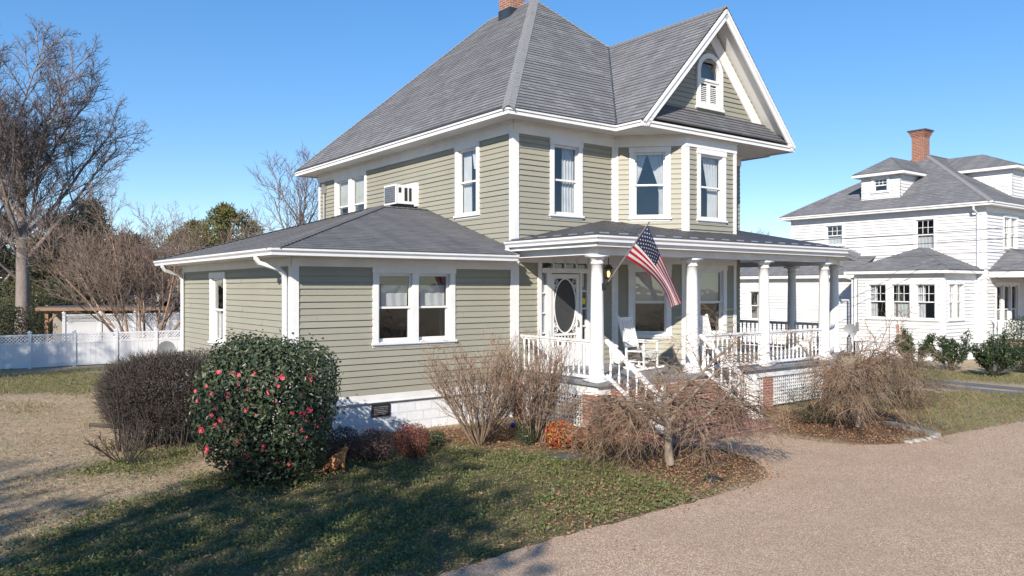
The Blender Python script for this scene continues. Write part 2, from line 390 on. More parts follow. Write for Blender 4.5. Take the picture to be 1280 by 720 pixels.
def clip(poly, d, lo, hi):          # keep lo <= p.d <= hi
    for s, c in ((1, lo), (-1, -hi)):
        out = []
        for i in range(len(poly)):
            p, q = poly[i], poly[(i+1) % len(poly)]; fp, fq = s*p.dot(d)-c, s*q.dot(d)-c
            if fp >= 0: out.append(p)
            if (fp > 0 and fq < 0) or (fp < 0 and fq > 0): out.append(p.lerp(q, fp/(fp-fq)))
        poly = out
        if len(poly) < 3: return []
    return poly
def shingles(mb, poly, row=.145, lift=.022, mi=0, seed=0):
    poly = [Vector(p) for p in poly]; n = Vector((0, 0, 0)); R = random.Random(seed)
    for i in range(1, len(poly)-1): n += (poly[i]-poly[0]).cross(poly[i+1]-poly[0])
    n.normalize()
    if n.z < 0: n = -n; poly = poly[::-1]
    t = Vector((-n.y, n.x, 0)).normalized(); up = n.cross(t)
    if up.z < 0: up = -up
    lo, hi = min(p.dot(up) for p in poly), max(p.dot(up) for p in poly)
    k0 = math.floor(lo/row)
    k = k0
    while k*row < hi:
        a = max(k*row, lo); pc = clip(poly, up, a, min((k+1)*row, hi)); k += 1
        if len(pc) < 3: continue
        lf = lift*(1+R.uniform(-.25, .25))
        mb.face([p + n*(lf*(1-(p.dot(up)-(k-1)*row)/row)+.002) for p in pc], mi)
        low = [p for p in pc if abs(p.dot(up)-a) < 1e-4]
        if len(low) == 2:
            x, y = low; mb.face([x, y, y+n*(lf+.002), x+n*(lf+.002)], mi)
def ridge_caps(mb, p, q, nA, nB, w=.14, step=.16, mi=0):
    p, q = Vector(p), Vector(q); nA, nB = Vector(nA).normalized(), Vector(nB).normalized()
    d = (q-p); L = d.length; d.normalize(); up = (nA+nB).normalized()
    sA = d.cross(nA); sA = sA if sA.dot(nB) < 0 else -sA
    sB = d.cross(nB); sB = sB if sB.dot(nA) < 0 else -sB
    k = int(L/step)
    for i in range(k):
        a, b = p+d*(i*step), p+d*min((i+1.25)*step, L); l0, l1 = up*.036, up*.02
        for s_ in (sA, sB):
            f = [a+l0, b+l1, b+s_*w+l1, a+s_*w+l0]
            if (f[1]-f[0]).cross(f[2]-f[0]).dot(up) < 0: f = f[::-1]
            mb.face(f, mi)
        mb.face([a+sA*w+l0, a+l0, a+sB*w+l0, a+up*.0+sB*w, a, a+sA*w], mi)
def nrm(poly):
    poly = [Vector(p) for p in poly]; n = (poly[1]-poly[0]).cross(poly[2]-poly[0]).normalized()
    return n if n.z > 0 else -n
def cloth(lst, W, a0, a1, z0, z1, off, amp=.018, waves=5, shape=None, mi=0):
    nx, nz = 24, 8; mb = MB(); lst.append(('curtain', mb))
    def P(i, k):
        s, t = i/nx, k/nz; z = z0+(z1-z0)*t
        l, r = (a0, a1) if shape is None else shape(t)
        return W.pt(l+(r-l)*s, off+amp*math.sin(s*waves*6.283+t*.9)*(1-.35*t), z)
    for i in range(nx):
        for k in range(nz): mb.face([P(i, k), P(i+1, k), P(i+1, k+1), P(i, k+1)], mi)
def window(parent, W, a0, a1, z0, z1, n=1, cw=.12, head=.13, sill=True, muntin=(0, 0), curt=(), glass='glass', mull=.12, depth=.12, low_muntin=(0, 0), label=None, fm='white', proud=.04):
    """a double-hung window; a0..a1, z0..z1 are the outside of its casing"""
    mb = MB(); holes = []
    zs = z0 + (.075 if sill else cw)
    W.slab(mb, a0, a0+cw, .0, proud, zs, z1-head); W.slab(mb, a1-cw, a1, .0, proud, zs, z1-head)
    W.slab(mb, a0-.015, a1+.015, .0, proud+.012, z1-head, z1)
    W.slab(mb, a0-.03, a1+.03, 0, proud+.035, z0+.03, zs) if sill else W.slab(mb, a0, a1, 0, proud, z0, zs)
    W.slab(mb, a0, a1, 0, proud-.012, z0-.02, z0+.028) if sill else None
    ow = (a1-a0-2*cw-(n-1)*mull)/n
    for i in range(n-1):
        x = a0+cw+ow*(i+1)+mull*i; W.slab(mb, x, x+mull, -.10, proud-.004, zs, z1-head)
    ops = []
    for i in range(n):
        x0 = a0+cw+(ow+mull)*i; ops.append((x0, x0+ow, zs, z1-head)); holes.append(ops[-1])
    for (x0, x1, y0, y1) in ops:      # jamb returns
        for q in ((x0-.012, x0+.012), (x1-.012, x1+.012)): W.slab(mb, *q, -depth, proud-.006, y0, y1)
        W.slab(mb, x0, x1, -depth, .0, y0-.02, y0+.012); W.slab(mb, x0, x1, -depth, .0, y1-.012, y1+.02)
    wo = mb.build('window', M[fm], parent)
    if label: wo['label'] = label
    sb, pb = MB(), MB(); cloths = []
    for j, (x0, x1, y0, y1) in enumerate(ops):
        x0 += .012; x1 -= .012; y0 += .012; y1 -= .012; ym = (y0+y1)/2; r = .045
        for (b, t, o) in ((ym-.02, y1, -.035), (y0, ym+.02, -.068)):
            W.slab(sb, x0, x0+r, o-.03, o, b, t); W.slab(sb, x1-r, x1, o-.03, o, b, t)
            W.slab(sb, x0+r, x1-r, o-.03, o, t-r, t); W.slab(sb, x0+r, x1-r, o-.03, o, b, b+(r if b > y0 else r*1.5))
            pb.face([W.pt(x0+r, o-.015, b+r), W.pt(x1-r, o-.015, b+r), W.pt(x1-r, o-.015, t-r), W.pt(x0+r, o-.015, t-r)])
            mx, mz = muntin if b > y0 else low_muntin
            for k in range(1, mx): x = x0+r+(x1-x0-2*r)*k/mx; W.slab(sb, x-.01, x+.01, o-.025, o-.003, b+r, t-r)
            for k in range(1, mz): z = b+r+(t-b-2*r)*k/mz; W.slab(sb, x0+r, x1-r, o-.024, o-.004, z-.01, z+.01)
        c = curt[j] if j < len(curt) else None
        wd = x1-x0; hh = y1-y0
        if c == 'right': cloth(cloths, W, x0+wd*.5, x1-.01, y0+.05, y1, -.16, .02, 4)
        if c == 'left': cloth(cloths, W, x0+.01, x0+wd*.45, y0+.05, y1, -.16, .02, 4); cloth(cloths, W, x0, x1, y1-.5, y1, -.13, .02, 3, lambda t: (x0+wd*(.62-.1*t), x1))
        if c == 'swag':
            cloth(cloths, W, 0, 0, y0+.02, y1, -.17, .018, 4, lambda t: (x0+wd*(.80-.38*max(0, t-.45)/.55), x1))
            cloth(cloths, W, 0, 0, ym-.03, y1, -.15, .018, 3, lambda t: (x0, x0+wd*(.05+.36*t)))
        if c == 'swagright':
            cloth(cloths, W, 0, 0, y0+.04, y1, -.17, .02, 5, lambda t: (x0+wd*(.55-.25*max(0, t-.45)/.55), x1))
            cloth(cloths, W, 0, 0, ym+.1, y1, -.15, .018, 2, lambda t: (x0, x0+wd*(.05+.25*t)))
        if c == 'half': cloth(cloths, W, x0+wd*.17, x1-.03, ym+.03, y1-hh*.17, -.15, .008, 3)
        if c == 'blind': bm_ = MB(); cloths.append(('blind', bm_)); W.slab(bm_, x0+.02, x1-.02, -.128, -.122, ym-.05, y1)
        if c == 'zig': cloth(cloths, W, x0, x0+wd*.42, y0+.03, y1, -.15, .015, 3)
        if c == 'zigr': cloth(cloths, W, x0+wd*.55, x1, y0+.03, y1, -.15, .015, 3)
        if c == 'low': cloth(cloths, W, x0+.02, x1-.02, y0+.02, ym, -.15, .01, 5)
    sb.build('sash', M[fm], wo); pb.build('pane', M[glass], wo)
    for nm_, q_ in cloths: q_.build(nm_, M[nm_], wo)
    return wo, holes
def gutter(mb, pts, zt, w=.11, h=.125, mi=0):
    for i in range(len(pts)-1):
        p, q = Vector((*pts[i], zt)), Vector((*pts[i+1], zt)); d = (q-p).normalized(); n = Vector((d.y, -d.x, 0))
        dn = Vector((0, 0, -1))
        prof = [(0, 0), (0, h), (w*.62, h), (w*.66, h*.62), (w*.98, h*.30), (w, 0), (w-.012, 0), (w-.02, .02)]
        e = w if i < len(pts)-2 else 0; e0 = 0
        A = [p + n*o + dn*z for o, z in prof]; B = [q + n*o + dn*z for o, z in prof]
        if i < len(pts)-2:            # mitre to the next run
            d2 = (Vector((*pts[i+2], zt))-q).normalized(); n2 = Vector((d2.y, -d2.x, 0)); bis = (n+n2); k = 2/bis.dot(bis)
            B = [q + bis*(o*k) + dn*z for o, z in prof]
        if i > 0:
            d0 = (p-Vector((*pts[i-1], zt))).normalized(); n0 = Vector((d0.y, -d0.x, 0)); bis = (n+n0); k = 2/bis.dot(bis)
            A = [p + bis*(o*k) + dn*z for o, z in prof]
        m = len(prof)
        for j in range(m-1): mb.face([A[j], A[j+1], B[j+1], B[j]], mi)
        if i == 0: mb.face(A[:6][::-1], mi)
        if i == len(pts)-2: mb.face(B[:6], mi)

# ------------------------------------------------------------------ the main house
house = thing('house', 'large sage green wooden house with grey hipped roof, gabled bay and white wrap around porch', 'house', (.038, 18.2, 0), ROT)
H = house
wall_jobs = []      # (name, Wall, z0, z1, holes, kwargs)
wF = Wall((0, 0), (3.24, 0)); wB1 = Wall((3.24, 0), (4.51, -1.27)); wB2 = Wall((4.51, -1.27), (6.51, -1.27))
wB3 = Wall((6.51, -1.27), (7.78, 0)); wF2 = Wall((7.78, 0), (8.4, 0)); wR = Wall((8.4, 0), (8.4, 11.1))
wBk = Wall((8.4, 11.1), (0, 11.1)); wL = Wall((0, 11.1), (0, 0))
aF = Wall((-5.31, 0), (0, 0)); aL = Wall((-5.31, 7.7), (-5.31, 0)); aB = Wall((0, 7.7), (-5.31, 7.7))
hF, hB1, hB2, hB3, hL, haF, haL = [], [], [], [], [], [], []
ZT = 6.62
hF += window(H, wF, 1.08, 2.12, 4.70, ZT-.02, curt=['right'])[1]
hB1 += window(H, wB1, .385, 1.415, 4.72, ZT-.03, curt=['swag'])[1]
hB2 += window(H, wB2, .42, 1.57, 4.70, ZT-.03, curt=['swagright'])[1]
hB3 += window(H, wB3, .385, 1.415, 4.72, ZT-.03, curt=['swag'])[1]
hB1 += window(H, wB1, .36, 1.44, 1.74, 3.60, curt=['blind'])[1]
hB2 += window(H, wB2, .40, 1.60, 1.72, 3.60, curt=['blind'])[1]
hB3 += window(H, wB3, .385, 1.415, 1.74, 3.60, curt=['blind'])[1]
hL += window(H, wL, 11.1-2.45, 11.1-1.37, 4.76, ZT+.01, curt=['left'])[1]
hL += window(H, wL, 11.1-9.78, 11.1-7.48, 4.72, ZT+.01, n=2, mull=.2, curt=['blind', 'blind'])[1]
haF += window(H, aF, 1.69, 3.68, 1.80, 3.44, n=2, cw=.125, mull=.13, curt=['half', 'half'])[1]
haL += window(H, aL, 7.7-5.25, 7.7-4.03, 1.64, 3.37, curt=['low'])[1]
# front door opening
dz0, dz1 = 1.07, 3.36
door_hole = (.74, 2.50, 1.07, 3.80)
hF += [door_hole]
def put_wall(W, z0, z1, holes, seed, **k):
    mb = MB(); clap(mb, W, z0, z1, holes, seed=seed, **k); return mb.build('wall', M['sage'], H)
put_wall(wF, .95, 6.70, hF, 1); put_wall(wB1, .95, 6.70, hB1, 2); put_wall(wB2, .95, 6.70, hB2, 3); put_wall(wB3, .95, 6.70, hB3, 4)
put_wall(wF2, .95, 6.70, [], 5); put_wall(wR, .6, 6.70, [], 6); put_wall(wBk, .6, 6.70, [], 7)
put_wall(wL, 3.3, 6.70, hL, 8)
put_wall(aF, .83, 3.48, haF, 9); put_wall(aL, .83, 3.48, haL, 10); put_wall(aB, .83, 3.48, [], 11)
# foundation with its ledge board
mb = MB()
for W in (aF, aL, aB, wBk, wR): W.slab(mb, 0.002, W.L-.002, -.2, -.03, -.3, .70)
mb.build('foundation', M['block'], H)
mb = MB()
for W in (aF, aL): W.slab(mb, -.015, W.L, -.02, .018, .665, .83); W.slab(mb, -.02, W.L, .018, .034, .655, .675)
mb.build('skirt_board', M['white'], H)
# trim: corner boards and friezes
def board(name, jobs, mat='white'):
    mb = MB()
    for W, a0, a1, o0, o1, z0, z1 in jobs: W.slab(mb, a0, a1, o0, o1, z0, z1)
    return mb.build(name, M[mat], H)
board('corner_board', [(wL, 11.1-.13, 11.1+.035, 0, .035, 3.3, 6.64), (wF, 0, .13, 0, .037, 1.0, 6.62)])
board('corner_board', [(wF, 3.24-.11, 3.24+.01, 0, .035, 1.0, 6.62), (wB1, 0, .10, 0, .036, 1.0, 6.62)])
board('corner_board', [(wB1, wB1.L-.10, wB1.L, 0, .036, 1.0, 6.62), (wB2, .0, .11, 0, .036, 1.0, 6.62)])
board('corner_board', [(wB2, 2.0-.10, 2.0, 0, .036, 1.0, 6.62), (wB3, 0, .10, 0, .035, 1.0, 6.62)])
board('corner_board', [(aL, 7.7-.11, 7.7+.035, 0, .035, .84, 3.44), (aF, 0, .12, 0, .037, .84, 3.44)])
board('corner_board', [(aL, 0, .11, 0, .035, .84, 3.44)])
board('corner_board', [(aF, 5.31-.11, 5.31-.002, 0, .036, .84, 3.44)])
board('corner_board', [(wL, 0, .12, 0, .035, 3.3, 6.64)])
mb = MB()
for W in (wF, wB1, wB2, wB3, wF2, wL, wR): W.slab(mb, -.016, W.L+.016, 0, .045, 6.60, 6.90); W.slab(mb, -.03, W.L+.03, .045, .075, 6.83, 6.90)
mb.build('frieze', M['white'], H)
mb = MB()
for W in (aF, aL): W.slab(mb, -.016, W.L-.002, 0, .045, 3.42, 3.62)
mb.build('frieze', M['white'], H)
mb = MB()
for W in (wF, wB1, wB2, wB3): W.slab(mb, -.012, W.L+.012, 0, .04, 3.60, 3.84)
mb.build('frieze', M['white'], H)
# rooms behind the glass
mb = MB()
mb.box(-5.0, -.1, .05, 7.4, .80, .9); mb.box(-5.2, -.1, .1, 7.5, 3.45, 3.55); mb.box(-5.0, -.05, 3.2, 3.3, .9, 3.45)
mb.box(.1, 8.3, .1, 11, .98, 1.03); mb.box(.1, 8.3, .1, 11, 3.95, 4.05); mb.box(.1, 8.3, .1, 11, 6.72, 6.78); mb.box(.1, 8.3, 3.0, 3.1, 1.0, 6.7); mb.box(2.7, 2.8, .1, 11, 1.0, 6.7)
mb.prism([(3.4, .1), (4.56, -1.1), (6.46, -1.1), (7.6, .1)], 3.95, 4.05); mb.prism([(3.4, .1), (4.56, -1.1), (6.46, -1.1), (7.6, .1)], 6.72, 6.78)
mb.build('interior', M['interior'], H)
# ---------------- main roof
ZE = 7.02
E = dict(a=(-.63, -.63, ZE), b=(2.7, -.63, ZE), A=(4.2, 4.5, 11.95), B=(4.2, 6.8, 11.95), g=(5.775, 2.83, 10.33))
left = [(-.63, 11.73, ZE), (-.63, -.63, ZE), E['A'], E['B']]
front = [(-.63, -.63, ZE), (2.7, -.63, ZE), E['g'], E['A']]
right = [(9.03, -.63, ZE), (9.03, 11.73, ZE), E['B'], E['A']]
back = [(9.03, 11.73, ZE), (-.63, 11.73, ZE), E['B']]
front_r = [(8.85, -.63, ZE), (9.03, -.63, ZE), E['A'], E['g']]
mb = MB()
for i, p in enumerate((left, front, right, back, front_r)): shingles(mb, p, seed=i)
gl = [(2.66, -1.56, ZE-.04), (5.775, -1.56, 10.33), (5.775, 2.83, 10.33), (2.7, -.63, ZE)]
gr = [(8.89, -1.56, ZE-.04), (8.85, -.63, ZE), (5.775, 2.83, 10.33), (5.775, -1.56, 10.33)]
shingles(mb, gl, seed=8); shingles(mb, gr, seed=9)
roof = mb.build('roof', M['shingle'], H); roof['label'] = 'steep grey shingled main roof'
mb = MB()
ridge_caps(mb, (-.63, -.63, ZE), E['A'], nrm(left), nrm(front), w=.17)
ridge_caps(mb, E['g'], E['A'], nrm(front), nrm(right)); ridge_caps(mb, E['A'], E['B'], nrm(left), nrm(right)); ridge_caps(mb, (-.63, 11.73, ZE), E['B'], nrm(left), nrm(back))
ridge_caps(mb, (5.775, -1.56, 10.33), E['g'], nrm(gl), nrm(gr), w=.12)
mb.build('ridge_cap', M['cap'], roof)
mb = MB(); v0, v1 = Vector(E['b'])+Vector((0, 0, .02)), Vector(E['g'])+Vector((0, 0, .02)); mb.beam(v0, v1, .05, .02); mb.build('valley_strip', M['flashing'], roof)
# pent roof below the gable
pent = [(2.72, -1.54, 7.06), (8.83, -1.54, 7.06), (8.20, -.98, 7.66), (3.36, -.98, 7.66)]
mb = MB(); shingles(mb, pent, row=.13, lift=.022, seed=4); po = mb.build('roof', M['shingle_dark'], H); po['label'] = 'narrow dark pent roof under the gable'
# eaves: soffit plate, fascia, shadow line
eave = [(-.6, -.6), (2.7, -.6), (2.7, -1.5), (8.85, -1.5), (8.85, -.6), (9.0, -.6), (9.0, 11.7), (-.6, 11.7)]
mb = MB(); mb.prism(eave, 6.89, 6.93); mb.build('soffit', M['soffit'], H)
mb = MB()
for i in range(len(eave)):
    p, q = eave[i], eave[(i+1) % len(eave)]; W = Wall(p, q)
    conc = i in (1, 4)
    W.slab(mb, -.02 if i not in (2, 5) else -.0, W.L+(.02 if not conc else -.0), 0, .022, 6.86, 7.0); W.slab(mb, 0 if i in (2,) else -.03, W.L+(.03 if i != 1 else 0), .022, .05, 6.95, 7.0)
mb.build('fascia', M['white'], H)
mb = MB()
for i in (7, 0, 1): p, q = eave[i], eave[(i+1) % 8]; W = Wall(p, q); W.slab(mb, -.05, W.L+(.05 if i != 0 else -.05), .0, .062, 7.0, 7.02)
mb.build('drip_edge', M['flashing'], H)
# gable wall with frieze boards, rake fascia and soffits
gW = Wall((2.7, -1.0), (8.85, -1.0)); sl = (10.33-ZE)/(5.775-2.7)
gy = lambda x: ZE + sl*x if x < 3.075 else ZE + sl*(6.15-x)
aw0, aw1, az0, az1 = 2.53, 3.58, 7.74, 9.22       # arched window casing
acx = (aw0+aw1)/2; ar = (aw1-aw0)/2-.13
mb = MB(); clap(mb, gW, 7.05, 10.15, [(acx-ar, acx+ar, az0+.1, az1-.13-ar*.3)], left=lambda z: (z-ZE+.15)/sl, right=lambda z: 6.15-(z-ZE+.15)/sl, seed=12); mb.build('wall', M['sage'], H)
mb = MB()
for sgn in (-1, 1):
    def X(x): return 5.775 + sgn*(3.075-x) if True else 0
    a, b = Vector((X(0), -1.53, ZE-.03)), Vector((X(3.06), -1.53, 10.25)); dv = (b-a).normalized(); nv = Vector((-dv.z*(1 if dv.x > 0 else -1), 0, abs(dv.x)))
    if nv.z < 0: nv = -nv
    dn = -nv
    def quad(o0, o1, y0, y1, s0=0.0, s1=0.0):
        P = [(a+dv*s0+dn*o0), (b+dv*s1+dn*o0), (b+dv*s1+dn*o1), (a+dv*s0+dn*o1)]
        f = [Vector((p.x, y0, p.z)) for p in P]; g = [Vector((p.x, y1, p.z)) for p in P]
        mb.face(f); mb.face(g[::-1])
        for i in range(4): j = (i+1) % 4; mb.face([f[i], g[i], g[j], f[j]])
    quad(.0, .20, -1.55, -1.51); quad(.0, .07, -1.58, -1.551)               # rake boards
    quad(.17, .50, -1.0, -1.04, .62, -.1)                               # frieze on the wall, under the rake
mb.build('rake_board', M['white'], H)
mb = MB()
for sgn in (-1, 1):
    a, b = Vector((5.775+sgn*3.05, 0, ZE-.16)), Vector((5.775, 0, 10.33-.21))
    mb.face([(a.x, -1.51, a.z), (b.x, -1.51, b.z), (b.x, -.95, b.z), (a.x, -.95, a.z)])
mb.build('soffit', M['soffit'], H)
# arched gable window: casing, fanlight, louvred shutters
mb = MB(); zc = az1-.13-ar; N = 18
def arc(r, n=N): return [(acx-r*math.cos(math.pi*i/n), zc+r*math.sin(math.pi*i/n)) for i in range(n+1)]
o_, i_ = [(aw0, az0)]+arc(ar+.13)+[(aw1, az0)], [(acx-ar, az0+.10)]+arc(ar)+[(acx+ar, az0+.10)]
for k in range(len(o_)-1):
    A = [gW.pt(*(o_[k][0], .06, o_[k][1])), gW.pt(o_[k+1][0], .06, o_[k+1][1]), gW.pt(i_[k+1][0], .06, i_[k+1][1]), gW.pt(i_[k][0], .06, i_[k][1])]
    mb.face(A)
    mb.face([gW.pt(o_[k][0], 0, o_[k][1]), gW.pt(o_[k+1][0], 0, o_[k+1][1]), A[1], A[0]]); mb.face([A[3], A[2], gW.pt(i_[k+1][0], -.08, i_[k+1][1]), gW.pt(i_[k][0], -.08, i_[k][1])])
gW.slab(mb, aw0-.03, aw1+.03, 0, .085, az0-.02, az0+.045); gW.slab(mb, aw0+.1, aw1-.1, -.06, .05, az0+.045, az0+.11)
gW.slab(mb, acx-ar, acx+ar, -.06, .03, 8.47, 8.53)
gwin = mb.build('window', M['white'], H); gwin['label'] = 'arched gable window with louvred shutters below'
mb = MB(); mb.face([gW.pt(x, -.04, z) for x, z in [(acx-ar, 8.5)]+arc(ar)+[(acx+ar, 8.5)]][::-1]); mb.build('pane', M['glass'], gwin)
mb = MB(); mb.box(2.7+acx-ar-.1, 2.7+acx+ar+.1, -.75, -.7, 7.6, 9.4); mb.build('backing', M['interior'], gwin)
mb = MB()
for s in (0, 1):
    x0 = acx-ar+.01+s*(ar-.005); x1 = x0+ar-.02
    gW.slab(mb, x0, x0+.05, -.05, .0, az0+.11, 8.47); gW.slab(mb, x1-.05, x1, -.05, .0, az0+.11, 8.47); gW.slab(mb, x0+.05, x1-.05, -.05, .0, az0+.11, az0+.17); gW.slab(mb, x0+.05, x1-.05, -.05, .0, 8.41, 8.47)
    for k in range(9):
        z = az0+.20+k*.05; mb.frame(gW.pt((x0+x1)/2, -.03, z), gW.a, (gW.n*.7+Vector((0, 0, -.7))), (gW.n*.7+Vector((0, 0, .7))), (x1-x0)/2-.05, .026, .005)
mb.build('shutter', M['white'], gwin)
# chimney
mb = MB(); cx, cy = 4.05, 5.45
mb.box(cx-.29, cx+.29, cy-.29, cy+.29, 11.0, 13.3); mb.box(cx-.35, cx+.35, cy-.35, cy+.35, 13.3, 13.5)
ch = mb.build('chimney', M['brick_far'], roof)
mb = MB(); mb.box(cx-.305, cx+.305, cy-.305, cy+.305, 11.0, 11.82); mb.build('flashing', M['flashing'], roof)
# ---------------- addition roof
fz = lambda v: 3.74+(v+.55)*.312
aE = 3.74
pf = [(-5.89, -.58, aE), (-.30, -.58, aE), (-.30, 3.85, fz(3.85)), (-1.46, 3.85, fz(3.85))]
pf2 = [(-.30, 0, fz(0)), (0, 0, fz(0)), (0, 3.85, fz(3.85)), (-.30, 3.85, fz(3.85))]
pl = [(-5.89, 8.28, aE), (-5.89, -.58, aE), (-1.46, 3.85, fz(3.85))]
pb = [(0, 8.28, aE), (-5.89, 8.28, aE), (-1.46, 3.85, fz(3.85)), (0, 3.85, fz(3.85))]
mb = MB()
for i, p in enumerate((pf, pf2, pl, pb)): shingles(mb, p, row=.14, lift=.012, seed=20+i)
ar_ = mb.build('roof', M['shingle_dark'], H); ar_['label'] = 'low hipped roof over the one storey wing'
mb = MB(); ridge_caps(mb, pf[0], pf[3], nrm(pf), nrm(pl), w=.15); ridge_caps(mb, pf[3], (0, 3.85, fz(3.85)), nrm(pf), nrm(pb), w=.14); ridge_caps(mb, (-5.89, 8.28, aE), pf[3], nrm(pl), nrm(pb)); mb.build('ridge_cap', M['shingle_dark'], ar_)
mb = MB(); mb.prism([(-5.86, -.55), (-.30, -.55), (-.30, -.002), (-5.31, -.002), (-5.31, 7.7), (-.0, 7.7), (-.0, 8.25), (-5.86, 8.25)], 3.60, 3.635); mb.build('soffit', M['soffit'], H)
mb = MB()
Wall((-5.86, 8.25), (-5.86, -.55)).slab(mb, 0, 8.8, -.02, .0, 3.59, 3.73); Wall((-5.86, -.55), (-.30, -.55)).slab(mb, 0, 5.56, -.02, 0, 3.59, 3.73)
mb.build('fascia', M['white'], H)
mb = MB(); gutter(mb, [(-5.862, 8.25), (-5.862, -.552), (-.34, -.552)], 3.725); mb.build('gutter', M['white_vinyl'], H)
def downspout(path):
    mb = MB(); mb.tube(path, .052, n=4); return mb.build('downspout', M['white_vinyl'], H)
downspout([(-5.92, .25, 3.62), (-5.92, .25, 3.55), (-5.86, .24, 3.47), (-5.50, .18, 3.36), (-5.40, .17, 3.25), (-5.39, .17, 3.0), (-5.39, .17, .15)])
downspout([(-5.92, 7.45, 3.62), (-5.92, 7.45, 3.55), (-5.86, 7.47, 3.47), (-5.50, 7.56, 3.36), (-5.40, 7.58, 3.25), (-5.39, 7.6, 3.0), (-5.39, 7.6, .15)])
downspout([(-.36, -.2, 3.9), (-.30, -.3, 3.78), (-.12, -.35, 3.72)])
# electric mast at the far upper corner
mb = MB(); mb.tube([(-.07, 10.55, 4.6), (-.07, 10.55, 6.3), (-.12, 10.5, 6.5)], .035); mb.box(-.13, -.03, 10.48, 10.62, 6.2, 6.5); mb.build('electric_conduit', M['grey_metal'], H)
# foundation vent
mb = MB(); W = aF; W.slab(mb, 1.68, 2.10, -.04, .0, .36, .61)
vent = mb.build('foundation_vent', M['black_metal'], H)
mb = MB()
for k in range(5): W.slab(mb, 1.73, 2.05, 0, .008, .40+k*.037, .415+k*.037)
mb.build('louvre', M['grey_metal'], vent)
# ------------------------------------------------------------------ entrance
W = wF; mb = MB(); d0 = .03
W.slab(mb, .70, .80, 0, .05, 1.07, 3.80); W.slab(mb, 2.30, 2.56, 0, .05, 1.07, 3.80); W.slab(mb, .68, 2.58, 0, .07, 3.76, 3.84)
W.slab(mb, .80, 2.30, -.02, .06, 3.36, 3.48); W.slab(mb, .80, 2.30, 0.06, .09, 3.43, 3.47)
W.slab(mb, .96, 1.11, -.05, .05, 1.07, 3.36); W.slab(mb, 2.03, 2.09, -.05, .05, 1.07, 3.36); W.slab(mb, 2.26, 2.30, -.05, .045, 1.07, 3.36)
W.slab(mb, .80, .96, -.05, .03, 1.07, 1.45); W.slab(mb, 2.09, 2.26, -.05, .03, 1.07, 1.62)
for k in range(5): x = .80+1.5*k/4; W.slab(mb, x-.025 if k else x, x+.025 if k < 4 else x, -.04, .04, 3.48, 3.76)
for a0, a1, zz in ((.80, .96, 1.45), (2.09, 2.26, 1.62)):
    for k in range(1, 4): z = zz+(3.36-zz)*k/4; W.slab(mb, a0, a1, -.04, .02, z-.018, z+.018)
ds = mb.build('door_surround', M['white'], H); ds['label'] = 'white door surround with sidelights and transom'
for a0, a1, q0, q1 in ((.80, .96, 1.45, 3.36), (2.09, 2.26, 1.62, 3.36), (.80, 2.30, 3.48, 3.76)): mb = MB(); mb.face([W.pt(a0, -.01, q0), W.pt(a1, -.01, q0), W.pt(a1, -.01, q1), W.pt(a0, -.01, q1)]); mb.build('pane', M['glass'], ds)
mb = MB(); W.slab(mb, 2.11, 2.24, .0, .006, 2.60, 2.74); mb.build('sticker', M['sticker'], ds)
mb = MB(); W.slab(mb, .82, .955, -.06, -.05, 1.5, 3.35); mb.build('curtain', M['curtain'], ds)
mb = MB(); x0, x1, zb, zt = 1.115, 2.025, 1.09, 3.34; sw = .10
W.slab(mb, x0, x0+sw, -.03, .02, zb, zt); W.slab(mb, x1-sw, x1, -.03, .02, zb, zt); W.slab(mb, x0+sw, x1-sw, -.03, .02, zt-.11, zt); W.slab(mb, x0+sw, x1-sw, -.03, .02, zb, zb+.52)
W.slab(mb, x0+sw, x1-sw, -.03, .02, 1.84, 1.90)
for k in range(7): x = x0+sw+(x1-x0-2*sw)*(k+.5)/7; W.slab(mb, x-.012, x+.012, -.02, .01, 1.61, 1.84)
ocx, ocz, orx, orz = (x0+x1)/2, 2.565, .335, .645
def ov(r, n=40): return [(ocx+(orx+r)*math.cos(6.2832*i/n), ocz+(orz+r)*math.sin(6.2832*i/n)) for i in range(n)]
oi, oo = ov(0), ov(.032)
for k in range(40):
    j = (k+1) % 40
    mb.face([W.pt(oi[k][0], .018, oi[k][1]), W.pt(oi[j][0], .018, oi[j][1]), W.pt(oo[j][0], .018, oo[j][1]), W.pt(oo[k][0], .018, oo[k][1])][::-1])
    mb.face([W.pt(oi[k][0], -.01, oi[k][1]), W.pt(oi[j][0], -.01, oi[j][1]), W.pt(oi[j][0], .018, oi[j][1]), W.pt(oi[k][0], .018, oi[k][1])])
for sx in (-1, 1):
    for sz in (-1, 1):
        for rr in (.05, .10, .045):
            cxs, czs = ocx+sx*(.355-(.10 if rr == .045 else .05)*.6), ocz+sz*(.645-(.09 if rr != .045 else .19))
            mb.tube([W.pt(cxs+rr*math.cos(t*.7), .005, czs+rr*math.sin(t*.7)) for t in range(10)], .011, n=5)
door = mb.build('door', M['white'], H); door['label'] = 'white screen door with an oval screen and fretwork corners'
mb = MB(); W.slab(mb, x0+sw, x1-sw, -.022, -.012, zb+.5, zt-.1); mb.build('screen', M['screen'], door)
mb = MB(); mb.tube([W.pt(x1-.06, .02, 2.05), W.pt(x1-.06, .06, 2.07), W.pt(x1-.06, .06, 2.19), W.pt(x1-.06, .02, 2.21)], .014, n=6); mb.build('handle', M['black_metal'], door)
